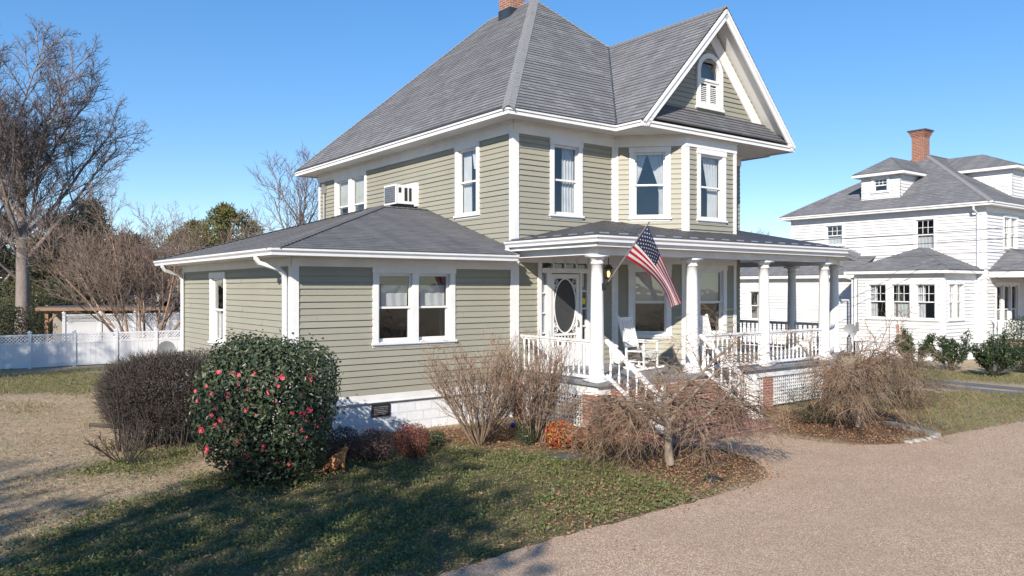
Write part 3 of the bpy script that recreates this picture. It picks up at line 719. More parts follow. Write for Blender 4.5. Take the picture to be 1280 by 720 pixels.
# ------------------------------------------------------------------ porch
FZ = 1.07
mb = MB(); mb.prism([(-.05, .02), (-.05, -2.9), (8.62, -2.9), (11.45, -1.52), (11.45, 5), (8.4, 5), (8.4, .02)], 1.0, FZ); pfl = mb.build('porch_floor', M['porch_grey'], H)
mb = MB(); mb.prism([(.02, .01), (.02, -2.80), (8.58, -2.80), (11.36, -1.44), (11.36, 5), (8.4, 5), (8.4, .01)], .80, .995); mb.build('porch_fascia', M['white'], H)
mb = MB(); mb.prism([(-.1, -.02), (-.1, -2.95), (8.9, -2.95), (11.95, -1.5), (11.95, 5), (8.4, 5), (8.4, .02)], 3.84, 3.87); mb.build('porch_ceiling', M['soffit'], H)
cols = [(.15, -2.65), (3.11, -2.65), (5.83, -2.65), (8.51, -2.65), (11.2, -1.35), (11.2, .10), (11.2, 3.2)]
mb = MB()
for p, q in (((.15, -.04), cols[0]), (cols[0], cols[3]), (cols[3], cols[4]), (cols[4], cols[6])):
    ext = .11
    mb.beam((*p, 3.765), (*q, 3.765), .24, .15, ext=ext if p != (.15, -.04) else 0)
mb.build('porch_beam', M['white'], H)
peave = [(-.17, .0), (-.17, -3.01), (8.94, -3.01), (12.07, -1.58), (12.07, 5)]
mb = MB()
for i in range(4): W2 = Wall(peave[i], peave[i+1]); W2.slab(mb, -.0, W2.L, -.03, 0, 3.84, 4.05)
mb.build('fascia', M['white'], H)
mb = MB(); gutter(mb, peave, 4.055, .12, .13); mb.build('gutter', M['white_vinyl'], H)
ez, iz = 4.07, 4.71
pr = [[(-.25, 0, ez), (-.25, -3.09, ez), (2.84, 0, iz)], [(-.25, -3.09, ez), (8.97, -3.09, ez), (8.284, 0, iz), (2.84, 0, iz)],
      [(8.97, -3.09, ez), (12.15, -1.63, ez), (9.06, .35, iz), (8.284, 0, iz)], [(12.15, -1.63, ez), (12.15, 5, ez), (9.06, 5, iz), (9.06, .35, iz)], [(8.284, 0, iz), (9.06, .35, iz), (9.06, 5, iz), (8.284, 5, iz)]]
mb = MB()
for p in pr:
    mb.face(p if nrm(p).dot((Vector(p[1])-Vector(p[0])).cross(Vector(p[2])-Vector(p[1]))) > 0 else p[::-1])
for i in range(4): (x, y), (X, Y) = [(-.25, 0), (-.25, -3.09), (8.97, -3.09), (12.15, -1.63), (12.15, 5)][i:i+2]; mb.face([(x, y, ez-.025), (X, Y, ez-.025), (X, Y, ez), (x, y, ez)])
prf = mb.build('porch_roof', M['membrane'], H); prf['label'] = 'low dark porch roof with small snow guards along the edge'
mb = MB()                                   # rolled seams and snow guards
for i in range(19):
    u = .35+i*.5
    if u < 8.3: v_in = min(0, -.05) if u > 2.84 else -(2.84-u)*1.0; mb.beam((u, -3.07, ez+.006), (u, v_in, ez+.006+(v_in+3.07)*.2085), .02, .012)
mb.build('seam', M['membrane'], prf)
for i in range(17):
    u = -.1+i*.55; mb = MB(); mb.frame((u+.12, -3.0, ez+.045), (1, 0, 0), (0, 1, .2), (0, 0, 1), .13, .008, .012); mb.build('snow_guard', M['grey_metal'], prf)
    if i < 6: mb = MB(); mb.frame((-.16, -.25-i*.5, ez+.045), (0, 1, 0), (1, 0, 0), (0, 0, 1), .13, .008, .012); mb.build('snow_guard', M['grey_metal'], prf)
# columns
mb = MB()
prof = [(.20, .05), (.205, .08), (.19, .11), (.165, .125), (.16, .15)] + [(.145-.028*(t/8)**1.6, .16+2.26*t/8) for t in range(9)] + [(.135, 2.425), (.135, 2.455), (.118, 2.465), (.118, 2.50), (.15, 2.54), (.165, 2.56)]
mb.lathe(prof, n=24); mb.box(-.21, .21, -.21, .21, 0, .05); mb.box(-.18, .18, -.18, .18, 2.56, 2.61)
c0 = mb.build('column', M['white'], H, smooth=False)
for p in c0.data.polygons: p.use_smooth = len(p.vertices) == 4 and abs(p.normal.z) < .6 and p.area < .2 and p.index < 24*20
c0.location = (*cols[0], FZ)
for c in cols[1:]:
    k = c0.copy(); COL.objects.link(k); k.parent = H; k.location = (*c, FZ)
# railings with turned balusters
mb = MB()
bp = [(.026, .0), (.026, .10), (.016, .115), (.027, .15), (.03, .20), (.024, .27), (.015, .34), (.013, .42), (.02, .46), (.013, .48), (.026, .50), (.026, .66)]
mb.lathe(bp, n=8)
bal = None
def railing(p, q, zt=1.92, zb=1.17, zt2=None, zb2=None, sp=.165, end=.13):
    global bal
    zt2 = zt if zt2 is None else zt2; zb2 = zb if zb2 is None else zb2
    p, q = Vector((*p, 0)), Vector((*q, 0)); d = (q-p); L = d.length; d.normalize()
    m = MB(); a, b = p+d*end, q-d*end
    m.beam((a.x, a.y, zt-.02), (b.x, b.y, zt2-.02), .10, .045); m.beam((a.x, a.y, zt-.06), (b.x, b.y, zt2-.06), .055, .05)
    m.beam((a.x, a.y, zb-.02), (b.x, b.y, zb2-.02), .06, .06)
    r = m.build('railing', M['white'], H)
    n = int((L-2*end)/sp)
    for i in range(n):
        t = (i+.5)/n; c = a.lerp(b, t); z = zb+(zb2-zb)*t; z1 = zt+(zt2-zt)*t-.08
        if bal is None: o = bal = mb.build('baluster', M['white'], r, smooth=True)
        else: o = bal.copy(); COL.objects.link(o); o.parent = r
        o.location = (c.x, c.y, z); o.scale = (1, 1, (z1-z)/.66)
railing((.15, .0), cols[0]); railing(cols[1], cols[2]); railing(cols[2], cols[3]); railing(cols[3], cols[4]); railing(cols[4], cols[5]); railing(cols[5], cols[6])
nl, nr = (.54, -4.08), (3.47, -4.08)
railing((.30, -2.70), nl, 1.95, 1.22, .92, .27, sp=.19, end=.06); railing((3.28, -2.70), nr, 1.95, 1.22, .92, .27, sp=.19, end=.06)
mb = MB()
mb.box(-.075, .075, -.075, .075, 0, .74); mb.box(-.12, .12, -.12, .12, 0, .06); mb.box(-.09, .09, -.09, .09, .74, .77); mb.lathe([(.03, .77), (.045, .80), (.055, .84), (.045, .88), (.02, .93), (.0, .96)], n=12, cap=False)
n0 = mb.build('newel_post', M['white'], H); n0.location = (*nl, .18); n1 = n0.copy(); COL.objects.link(n1); n1.parent = H; n1.location = (*nr, .18)
# brick steps, cheeks and piers
mb = MB()
for k in range(5): mb.box(.40, 3.60, -2.82-.28*(k+1), -2.80, -.2 if k == 4 else FZ-.178*(k+2), FZ-.178*(k+1)-.003*k)
mb.box(.32, 3.70, -4.55, -2.9, -.2, .085)
mb.build('steps', M['brick'], H)
for c in ((.15, -2.62), (3.75, -2.62), (5.83, -2.62), (8.51, -2.62), (11.15, -1.3), (.22, -.25)): mb = MB(); mb.box(c[0]-.2, c[0]+.2, c[1]-.16, c[1]+.2, -.2, .797); mb.build('brick_pier', M['brick'], H)
def lattice(p, q, z0, z1, name='lattice_panel', step=.085, w=.042, parent=None, diag=False, mat='white', frame=.0):
    W = Wall(p, q); m = MB()
    if diag:
        hh = z1-z0; x = -hh
        while x < W.L:
            for sgn in (1, -1):
                a, b = (x, z0), (x+hh, z1)
                if sgn < 0: a, b = (x, z1), (x+hh, z0)
                ta, tb = max(0, (0-a[0])/hh), min(1, (W.L-a[0])/hh)
                if tb-ta > .05:
                    P = W.pt(a[0]+hh*ta, .008*sgn, a[1]+(b[1]-a[1])*ta); Q = W.pt(a[0]+hh*tb, .008*sgn, a[1]+(b[1]-a[1])*tb)
                    m.beam(P, Q, .014, w, up=(0, 0, 1))
            x += step*1.414
    else:
        n = int(W.L/step)
        for i in range(n+1): a = W.L*i/n; W.slab(m, a-w/2, a+w/2, 0, .01, z0, z1)
        k = int((z1-z0)/step)
        for i in range(k+1): z = z0+(z1-z0)*i/k; W.slab(m, 0, W.L, .01, .02, z-w/2, z+w/2)
    return m.build(name, M[mat], parent)
lattice((.03, -.45), (.03, -2.42), .12, .78, parent=H); lattice((3.95, -2.74), (5.63, -2.74), .10, .78, parent=H); lattice((6.03, -2.74), (8.31, -2.74), .10, .78, parent=H); lattice((8.7, -2.7), (11.0, -1.5), .1, .78, parent=H)
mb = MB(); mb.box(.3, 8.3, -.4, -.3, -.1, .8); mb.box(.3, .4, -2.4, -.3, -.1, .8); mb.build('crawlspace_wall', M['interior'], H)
# pendant lantern
lan = thing('porch_lantern', 'small black lantern with a glowing bulb hanging from the porch ceiling near the front door', 'lantern')
lan.parent = None; loc = Matrix.Rotation(ROT, 4, 'Z') @ Vector((1.78, -1.3, 0)) + Vector((.038, 18.2, 0)); lan.location = (loc.x, loc.y, 3.20)
mb = MB(); mb.tube([(0, 0, .34), (0, 0, .64)], .012, n=6); mb.lathe([(.05, 0), (.09, .02), (.085, .04)], n=8); mb.lathe([(.13, .24), (.10, .28), (.04, .33), (.02, .35)], n=8)
for a in range(6): c, s_ = math.cos(a*1.047), math.sin(a*1.047); mb.tube([(.085*c, .085*s_, .03), (.11*c, .11*s_, .245)], .008, n=4)
mb.build('cage', M['black_metal'], lan)
mb = MB(); mb.lathe([(.015, .05), (.035, .10), (.04, .14), (.025, .19), (.0, .20)], n=10, cap=False); mb.build('bulb', M['lampglass'], lan, smooth=True)
def hw(u, v, z=0.0):       # house coordinates -> world
    return Vector((.038+CU*u-SU*v, 18.2+SU*u+CU*v, z))
# window air conditioner
ac = thing('air_conditioner', 'white air conditioner sticking out of the green upper wall above the low wing roof', 'air conditioner', hw(0, 4.72, 5.30), ROT)
mb = MB(); mb.box(-.66, -.02, -.33, .33, .0, .52); mb.box(-.69, -.66, -.34, .34, -.01, .53); mb.box(-.10, .06, -.40, .40, -.05, .60); mb.build('housing', M['white_vinyl'], ac)
mb = MB(); mb.box(-.70, -.69, -.29, .29, .04, .48); mb.box(-.42, -.33, -.336, -.33, .08, .44); mb.box(-.28, -.2, -.336, -.33, .08, .44); mb.box(-.60, -.52, -.336, -.33, .3, .44); g_ = mb.build('grille', M['black_metal'], ac)
mb = MB()
for k in range(7): mb.box(-.712, -.70, -.29, .29, .07+k*.06, .085+k*.06)
for k in range(9): mb.box(-.714, -.702, -.27+k*.066, -.255+k*.066, .05, .47)
mb.build('guard', M['grey_metal'], ac)
mb = MB(); mb.box(-.55, -.06, -.24, .24, -.16, -.0); mb.build('bracket', M['flashing'], ac)
# flag on its pole
fl = thing('flag', 'United States flag hanging from a slanted silver pole on the corner porch column', 'flag', hw(.22, -2.78, 0), ROT)
base, end = Vector((0, -.03, 3.03)), Vector((0, -1.25, 4.26))
mb = MB(); mb.tube([base, end], .014, n=8); mb.lathe([(.0, -.02), (.025, 0), (.0, .03)], c=end, n=8, cap=False); mb.build('pole', M['grey_metal'], fl)
mb = MB(); mb.box(-.05, .05, -.0, .07, 2.95, 3.10); mb.tube([base+Vector((0, .02, -.02)), base.lerp(end, .08)], .024, n=8); mb.build('bracket', M['black_metal'], fl)
ht, hb = base.lerp(end, .965), base.lerp(end, .47)
def bez(p, q, r, t): return p*(1-t)**2 + q*(2*t*(1-t)) + r*t*t
def flagpt(s, t):
    T = bez(ht, ht+Vector((.25, -.16, -.70)), ht+Vector((.56, -.38, -1.50)), s)
    B = bez(hb, hb+Vector((.82, -.34, -.42)), hb+Vector((.82, -.46, -1.00)), s)
    p = T.lerp(B, t)
    f = math.sin(t*9.0+s*2.2)*.075*min(1, s*1.6) + math.sin(t*4+1-s*3)*.05*s
    return p + Vector((-.55, -.60, .1))*f
mb = MB(); NS, NT = 40, 26
for i in range(NS):
    for k in range(NT):
        s0, s1, t0, t1 = i/NS, (i+1)/NS, k/NT, (k+1)/NT
        mi = 2 if (s0 < .40-1e-6 and k < 14) else (0 if (k//2) % 2 == 0 else 1)
        mb.face([flagpt(s0, t0), flagpt(s0, t1), flagpt(s1, t1), flagpt(s1, t0)], mi)
for r in range(9):
    for c in range(6 if r % 2 == 0 else 5):
        cs, ct = .40*((2*c+1+(r % 2))/12), (7/13)*((r+1)/10)
        for off in (.006, -.006):
            P = []
            for a in range(10):
                rad = .022 if a % 2 == 0 else .009; an = math.pi/2+a*math.pi/5
                P.append((cs+rad*math.cos(an)*.66, ct-rad*math.sin(an)*1.1))
            nn = (flagpt(cs+.01, ct)-flagpt(cs, ct)).cross(flagpt(cs, ct+.01)-flagpt(cs, ct)).normalized()
            C = flagpt(cs, ct)+nn*off
            for a in range(10): b = (a+1) % 10; mb.face([C, flagpt(*P[a])+nn*off, flagpt(*P[b])+nn*off], 1)
mb.build('cloth', [M['red_cloth'], M['white_cloth'], M['navy_cloth']], fl)
# rocking chairs
def rocker(u, v, rz, label):
    r = thing('rocking_chair', label, 'rocking chair', hw(u, v, FZ), ROT+rz, 'white rocking chairs on the porch')
    def part(name, fn): m = MB(); fn(m); return m.build(name, M['white'], r)
    def seat(m):
        for k in range(7): m.box(-.27+k*.077, -.20+k*.077, -.26, .24, .42, .445)
        m.box(-.29, .29, -.28, -.25, .38, .44); m.box(-.29, .29, .22, .25, .38, .43)
    part('seat', seat)
    def back(m):
        for sx in (-1, 1): m.beam((sx*.27, .23, .05), (sx*.27, .25, .45), .045, .045); m.beam((sx*.27, .25, .45), (sx*.28, .48, 1.26), .045, .045, up=(0, 1, 0))
        for k in range(6): x = -.19+k*.076; m.beam((x, .285, .56), (x, .455, 1.18), .045, .014, up=(0, 1, 0))
        m.beam((-.27, .275, .54), (.27, .275, .54), .03, .06); m.beam((-.27, .46, 1.18), (.27, .46, 1.18), .03, .09)
    part('backrest', back)
    for sx in (-1, 1):
        part('armrest', lambda m: (m.box(sx*.31-.05, sx*.31+.05, -.32, .30, .66, .685)))
        part('leg', lambda m: (m.beam((sx*.30, -.25, .06), (sx*.30, -.25, .66), .042, .042), ))
        part('runner', lambda m: [m.beam((sx*.285, -.45+.11*k, .015+.0045*(k-4.2)**2*.9), (sx*.285, -.34+.11*k, .015+.0045*(k-3.2)**2*.9), .035, .04) for k in range(10)])
    part('stretcher', lambda m: (m.beam((-.28, -.25, .22), (.28, -.25, .22), .025, .025), m.beam((-.28, -.25, .32), (.28, -.25, .32), .025, .025), m.beam((-.28, .235, .2), (.28, .235, .2), .025, .025), m.beam((-.29, -.25, .2), (-.29, .235, .2), .025, .025), m.beam((.29, -.25, .2), (.29, .235, .2), .025, .025)))
rocker(2.72, -1.45, math.radians(12), 'white slatted rocking chair in front of the lower bay window beside the steps')
rocker(4.86, -1.95, math.radians(5), 'white rocking chair half hidden behind the porch column right of the steps')

# ------------------------------------------------------------------ the white neighbouring house
NL = (19.9, 33.0, 0)
nb = thing('neighbour_house', 'white clapboard two storey house with grey hipped roof, dormers and brick chimney', 'house', NL, ROT)
nwF = Wall((0, 0), (12, 0)); nwL = Wall((0, 9.2), (0, 0)); nwR = Wall((12, 0), (12, 9.2)); nwB = Wall((12, 9.2), (0, 9.2))
bL = Wall((-2.9, 4.15), (-2.9, .37)); bF = Wall((-2.9, .37), (0, .37)); bB = Wall((0, 4.15), (-2.9, 4.15))
kL = Wall((-1.5, 16), (-1.5, 5.0)); kF = Wall((-1.5, 5.0), (0, 5.0))
nh = {}
def nwin(W, *a, **k):
    k.setdefault('cw', .10); k.setdefault('mull', .1)
    nh.setdefault(id(W), []).extend(window(nb, W, *a, **k)[1])
nwin(nwL, 9.2-2.98, 9.2-1.98, 4.62, 6.18, muntin=(3, 2), curt=['low']); nwin(nwL, 9.2-7.35, 9.2-6.30, 5.0, 6.18, muntin=(3, 2), curt=['low'])
nwin(nwF, 1.75, 3.25, 4.65, 6.2, n=2, muntin=(3, 1)); nwin(nwF, 6, 7, 4.65, 6.2, muntin=(3, 1))
nwin(nwF, .95, 3.4, .95, 3.25, n=3, cw=.12); nwin(nwF, 5.0, 6.5, .95, 3.25, n=2)
nwin(bL, .55, 3.55, 1.62, 3.28, n=3, mull=.24, muntin=(3, 2), curt=['zig', 'low', 'zig']); nwin(bF, .30, 1.75, 1.62, 3.28, n=2, mull=.16, muntin=(3, 2), curt=['right', 'zigr'])
nwin(kL, 16-10.75, 16-9.85, 1.3, 2.95, muntin=(1, 1), curt=['right'])
def nwall(W, z0, z1, seed): mb = MB(); clap(mb, W, z0, z1, nh.get(id(W), []), h=.145, t=.034, seed=seed); return mb.build('wall', M['white_siding'], nb)
for i, (W, z0, z1) in enumerate(((nwF, .75, 6.5), (nwL, .75, 6.5), (nwR, .75, 6.5), (nwB, .75, 6.5), (bL, .75, 3.6), (bF, .75, 3.6), (bB, .75, 3.6), (kL, .4, 3.5), (kF, .4, 3.5))): nwall(W, z0, z1, 40+i)
mb = MB()
for W in (nwF, nwL, bL, bF, bB): W.slab(mb, .02, W.L-.02, -.2, -.02, -.3, .70); W.slab(mb, -.01, W.L, -.02, .03, .68, .76)
for W in (kL, kF): W.slab(mb, .02, W.L-.02, -.2, -.02, -.3, .42)
mb.build('foundation', M['block'], nb)
mb = MB()
for W, z0, z1 in ((nwF, .76, 6.5), (nwL, .76, 6.5), (bL, .76, 3.6), (bF, .76, 3.6), (kL, .42, 3.5)):
    W.slab(mb, W.L-.13, W.L+.03, 0, .034, z0, z1); W.slab(mb, 0, .13, 0, .034, z0, z1)
for W, z1 in ((nwF, 6.5), (nwL, 6.5), (bL, 3.62), (bF, 3.62), (kL, 3.5)): W.slab(mb, 0, W.L, 0, .036, z1-.28, z1)
mb.build('trim', M['white'], nb)
NZ = 6.62; o = .42; A_, B_ = (4.6, 4.6, NZ+3.1), (7.4, 4.6, NZ+3.1)
nL = [(-o, 9.2+o, NZ), (-o, -o, NZ), A_]; nF = [(-o, -o, NZ), (12+o, -o, NZ), B_, A_]; nR = [(12+o, -o, NZ), (12+o, 9.2+o, NZ), B_]; nB = [(12+o, 9.2+o, NZ), (-o, 9.2+o, NZ), A_, B_]
mb = MB()
for i, p in enumerate((nL, nF, nR, nB)): shingles(mb, p, row=.16, seed=60+i)
nrf = mb.build('roof', M['shingle'], nb)
mb = MB(); ridge_caps(mb, nL[1], A_, nrm(nL), nrm(nF)); ridge_caps(mb, nL[0], A_, nrm(nL), nrm(nB)); ridge_caps(mb, A_, B_, nrm(nF), nrm(nB)); mb.build('ridge_cap', M['cap'], nrf)
mb = MB(); mb.box(-o, 12+o, -o, 9.2+o, NZ-.16, NZ-.02); mb.box(-o-.04, 12+o+.04, -o-.04, 9.2+o+.04, NZ-.07, NZ-.01); mb.build('eave', M['white'], nb)
cx, cy = 4.25, 4.7
mb = MB(); mb.box(cx-.30, cx+.30, cy-.30, cy+.30, 9.0, 10.75)
for k in range(4): mb.box(cx-.32-.03*k, cx+.32+.03*k, cy-.32-.03*k, cy+.32+.03*k, 10.52+k*.075, 10.52+(k+1)*.075)
nch = mb.build('chimney', M['brick_far'], nrf)
mb = MB(); mb.box(cx-.46, cx+.46, cy-.46, cy+.46, 10.82, 10.88); mb.build('chimney_cap', M['slate'], nch)
# dormers (hipped)
def dormer(x0, x1, y0, y1, z0, z1, rise, face):
    d = bpy.data.objects.new('dormer', None); COL.objects.link(d); d.parent = nb
    mb = MB()
    Ws = {'L': [Wall((x0, y1), (x0, y0)), Wall((x0, y0), (x1, y0)), Wall((x1, y1), (x0, y1))], 'F': [Wall((x0, y0), (x1, y0)), Wall((x0, y1), (x0, y0)), Wall((x1, y0), (x1, y1))]}[face]
    Wf = Ws[0]; c = Wf.L/2; wn, hs = window(d, Wf, c-.42, c+.42, z0+.32, z1-.12, muntin=(3, 2), cw=.09) if face == 'L' else window(d, Wf, c-.9, c+.9, z0+.45, z1-.18, n=2, muntin=(2, 2), cw=.09)
    for W in Ws: clap(mb, W, z0-.6, z1, hs if W is Wf else [], h=.145, t=.022)
    mb.build('dormer_wall', M['white_siding'], d)
    e = .32; mb = MB(); a, b, c_, f = (x0-e, y0-e, z1), (x1+e, y0-e, z1), (x1+e, y1+e, z1), (x0-e, y1+e, z1)
    if face == 'L':
        m = (y0+y1)/2; h_ = (y1-y0)/2+e; p = (x0-e+h_, m, z1+rise); q = (x1+1.2, m, z1+rise)
        polys = [[f, a, p], [a, (x1+1.2, y0-e, z1), q, p], [(x1+1.2, y1+e, z1), f, p, q]]
    else:
        m = (x0+x1)/2; h_ = (x1-x0)/2+e; p = (m, y0-e+h_, z1+rise); q = (m, max(y1+1.2, p[1]), z1+rise)
        polys = [[a, b, p], [f, a, p, q], [b, c_, q, p]]
    for i, P in enumerate(polys): shingles(mb, P, row=.16, seed=i)
    mb.build('dormer_roof', M['shingle'], d)
    mb = MB(); mb.box(x0-e, x1+e*.2, y0-e, y1+(e if face == 'L' else -.0), z1-.13, z1-.01) if face == 'L' else mb.box(x0-e, x1+e, y0-e, y1, z1-.13, z1-.01); mb.build('eave', M['white'], d)
dormer(.52, 2.6, 3.85, 5.72, 7.15, 8.42, .85, 'L')
dormer(3.9, 8.1, .42, 3.0, 7.10, 8.55, 1.0, 'F')
# one storey bump-out with hipped roof
mb = MB(); z = 3.74; p = [(-3.25, 4.5, z), (-3.25, .02, z), (0, 2.26, 4.85)]
P1, P2, P3 = [(-3.25, 4.5, z), (-3.25, .02, z), (-1.0, 2.26, 4.75)], [(-3.25, .02, z), (0, .02, z), (0, 2.26, 4.75), (-1.0, 2.26, 4.75)], [(0, 4.5, z), (-3.25, 4.5, z), (-1.0, 2.26, 4.75), (0, 2.26, 4.75)]
for i, P in enumerate((P1, P2, P3)): shingles(mb, P, row=.16, seed=80+i)
mb.build('roof', M['shingle'], nb)
mb = MB(); mb.box(-3.22, -.0, .05, 4.47, z-.14, z-.02); mb.build('eave', M['white'], nb)
# rear wing and front porch
mb = MB(); P = [(-1.85, 16.3, 3.62), (-1.85, 4.7, 3.62), (0.2, 4.7, 4.6), (.2, 16.3, 4.6)]; shingles(mb, P, row=.16, seed=90); shingles(mb, [(2.6, 16.3, 3.4), (.2, 16.3, 4.6), (.2, 9.0, 4.6), (2.6, 9.0, 3.4)], row=.16, seed=91); mb.build('roof', M['shingle'], nb)
mb = MB(); mb.box(-1.83, -1.5, 4.72, 16.2, 3.46, 3.60); mb.build('eave', M['white'], nb)
mb = MB(); z = 3.72; a, b, c_, d_ = (.25, 0, z), (.25, -2.6, z), (12, -2.6, z), (12, 0, z)
for i, P in enumerate(([a, b, (2.4, 0, 4.75)], [b, c_, (10, 0, 4.75), (2.4, 0, 4.75)], [c_, d_, (10, 0, 4.75)])): shingles(mb, P, row=.16, seed=95+i)
mb.build('porch_roof', M['shingle'], nb)
mb = MB(); mb.box(.3, 12, -2.5, -.04, 3.45, 3.70); mb.build('porch_ceiling', M['white'], nb)
mb = MB(); mb.box(.35, 12, -2.4, -.04, .62, .78); mb.build('porch_floor', M['brick'], nb)
for x in (.5, 4.2, 8, 11.8):
    mb = MB(); mb.lathe([(.16, .78), (.14, .9), (.12, 3.3), (.16, 3.45)], c=(x, -2.3, 0), n=14); mb.build('porch_column', M['white'], nb)
mb = MB(); mb.beam((.5, -2.3, 1.62), (4.2, -2.3, 1.62), .07, .06); mb.beam((.5, -2.3, .92), (4.2, -2.3, .92), .05, .05); mb.beam((.5, -.1, 1.62), (.5, -2.3, 1.62), .07, .06); mb.beam((.5, -.1, .92), (.5, -2.3, .92), .05, .05)
for k in range(16): mb.box(.48, .52, -.22-k*.13, -.18-k*.13, .92, 1.62)
for k in range(26): mb.box(.6+k*.135, .64+k*.135, -2.32, -2.28, .92, 1.62)
mb.build('porch_railing', M['white'], nb)
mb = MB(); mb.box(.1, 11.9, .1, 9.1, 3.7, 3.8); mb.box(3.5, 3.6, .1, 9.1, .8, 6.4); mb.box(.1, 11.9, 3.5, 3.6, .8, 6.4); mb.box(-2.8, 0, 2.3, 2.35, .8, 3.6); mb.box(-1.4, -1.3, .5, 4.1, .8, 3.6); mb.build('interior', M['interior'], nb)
mb = MB(); mb.tube([(-3.25, 4.4, 3.62), (-3.2, 4.35, 3.45), (-2.98, 4.2, 3.35), (-2.97, 4.2, .2)], .045, n=4); mb.build('downspout', M['white_vinyl'], nb)
mb = MB(); mb.tube([(-.40, .3, 6.45), (-.36, .3, 6.3), (-.08, .26, 6.1), (-.07, .26, 3.9)], .045, n=4); mb.build('downspout', M['white_vinyl'], nb)
mb = MB(); mb.box(-2.99, -2.92, 3.92, 4.05, 1.15, 1.5); mb.tube([(-2.95, 3.98, 1.5), (-2.95, 3.98, 3.4)], .02, n=6); mb.build('electric_meter', M['grey_metal'], nb)
# ------------------------------------------------------------------ ground zones
def P2(lst): return np.array([tuple(G(x, y))[:2] for x, y in lst])
def pip(poly, x, y):
    inside = np.zeros(len(x), bool); n = len(poly)
    for i in range(n):
        (xa, ya), (xb, yb) = poly[i], poly[(i+1) % n]
        c = ((ya > y) != (yb > y)) & (x < (xb-xa)*(y-ya)/(yb-ya+1e-12)+xa); inside ^= c
    return inside
def wob(x, y, s=1.0, a=.25):
    dx = np.sin(y*2.1*s+1.3*np.sin(x*1.7*s))+.6*np.sin(y*5.3*s+x*3.1*s+1)+.4*np.sin(x*9.7*s-y*7.9*s)
    dy = np.sin(x*1.9*s+1.1*np.sin(y*2.3*s)+2)+.6*np.sin(x*4.7*s-y*3.7*s)+.4*np.sin(x*8.3*s+y*10.1*s+3)
    return x+a*dx*.6, y+a*dy*.6
drive_px = [(300, 900), (440, 756), (545, 721), (620, 697), (700, 672), (780, 651), (860, 630), (925, 612), (952, 602), (962, 596), (958, 588), (946, 578), (930, 570), (905, 563), (880, 559), (855, 558), (862, 548), (944, 540), (957, 541), (985, 547), (1010, 551), (1050, 556), (1095, 557), (1130, 555), (1170, 547), (1220, 538), (1280, 527), (1400, 508), (1800, 480), (2600, 520), (2600, 900)]
drive_poly = P2(drive_px)
green_poly = P2([(-60, 760), (-20, 700), (60, 668), (130, 640), (205, 612), (250, 596), (330, 585), (430, 560), (560, 548), (700, 556), (760, 570), (800, 600), (900, 620), (880, 640), (560, 730), (420, 800), (100, 900), (-200, 900)])
green2_poly = P2([(110, 590), (140, 572), (230, 560), (270, 575), (200, 592), (150, 600)])
green3_poly = P2([(-120, 500), (-60, 476), (0, 470), (110, 462), (135, 470), (128, 488), (90, 492), (0, 493)])
bed_poly = P2([(445, 572), (470, 545), (540, 536), (640, 528), (730, 535), (850, 545), (945, 572), (962, 597), (860, 614), (800, 590), (740, 577), (640, 560), (540, 556)])
bed2_poly = P2([(955, 540), (960, 512), (1040, 506), (1110, 512), (1150, 535), (1160, 546), (1095, 556), (1010, 550)])
lit_poly = P2([(640, 690), (690, 640), (720, 600), (800, 590), (955, 590), (860, 630), (700, 673)])
lawnR_poly = P2([(1085, 540), (1110, 505), (1150, 490), (1290, 492), (1700, 480), (1700, 500), (1280, 528), (1165, 547)])
strip_poly = P2([(1100, 478), (1150, 462), (1290, 470), (1700, 470), (1700, 478), (1280, 480), (1150, 474)])
ZR = np.random.default_rng(99)
def zones(x, y):
    x, y = x+ZR.normal(0, .16, len(x)), y+ZR.normal(0, .22, len(x)); X, Y = wob(x, y); g = np.zeros(len(x)); m = np.zeros(len(x))
    g[pip(green_poly, X, Y)] = 1; X2, Y2 = wob(x, y, 1.4, .4); g[pip(green2_poly, X2, Y2)] = .8; g[pip(green3_poly, X2, Y2)] = .6
    q = pip(lawnR_poly, X2, Y2) | pip(strip_poly, X2, Y2); pt = .5+.5*np.sin(x*1.9+1.7*np.sin(y*1.3))*np.sin(y*1.6+1.3*np.sin(x*1.1+1)); g[q] = (.32+.5*pt)[q]
    m[pip(lit_poly, X2, Y2)] = .45; b = pip(bed_poly, X, Y) | pip(bed2_poly, X2, Y2); m[b] = 1; g[b] = .12
    return g, m
def axis(lo, hi, st, far):
    a = np.arange(lo, hi+1e-6, st); ext = []; d = st
    p = hi
    while p < far: d *= 1.5; p += d; ext.append(p)
    q, d, low = lo, st, []
    while q > -far: d *= 1.5; q -= d; low.append(q)
    return np.array(low[::-1]+list(a)+ext)
xs, ys = axis(-22, 22, .16, 3000), axis(4, 34, .16, 3000)
XX, YY = np.meshgrid(xs, ys); V = np.stack([XX.ravel(), YY.ravel(), np.zeros(XX.size)], 1)
nx, ny = len(xs), len(ys); ii = (np.arange(ny-1)[:, None]*nx+np.arange(nx-1)[None]).ravel()
mg, nt, b = new_mat('lawn_soil')
at_ = nd(nt, 'ShaderNodeAttribute', attribute_name='zone'); sp_ = nd(nt, 'ShaderNodeSeparateColor'); nt.links.new(at_.outputs[0], sp_.inputs[0])
tc = nd(nt, 'ShaderNodeTexCoord', name='TC')
n_big, n_mid, n_fin = noise(nt, .35, 5), noise(nt, 2.2, 6, .65), noise(nt, 26, 5, .7)
tan = mixc(nt, ramp(nt, n_mid, [(.3, 0.0), (.7, 1.0)]), (.48, .375, .26), (.33, .255, .165))
tan = mixc(nt, ramp(nt, n_big, [(.46, 0.0), (.64, .75)]), tan, (.27, .235, .12))
tan = mixc(nt, ramp(nt, n_fin, [(.4, 0.0), (.75, .8)]), tan, (.58, .47, .34))
grn = mixc(nt, ramp(nt, n_mid, [(.35, 0.0), (.7, 1.0)]), (.09, .10, .045), (.22, .18, .10))
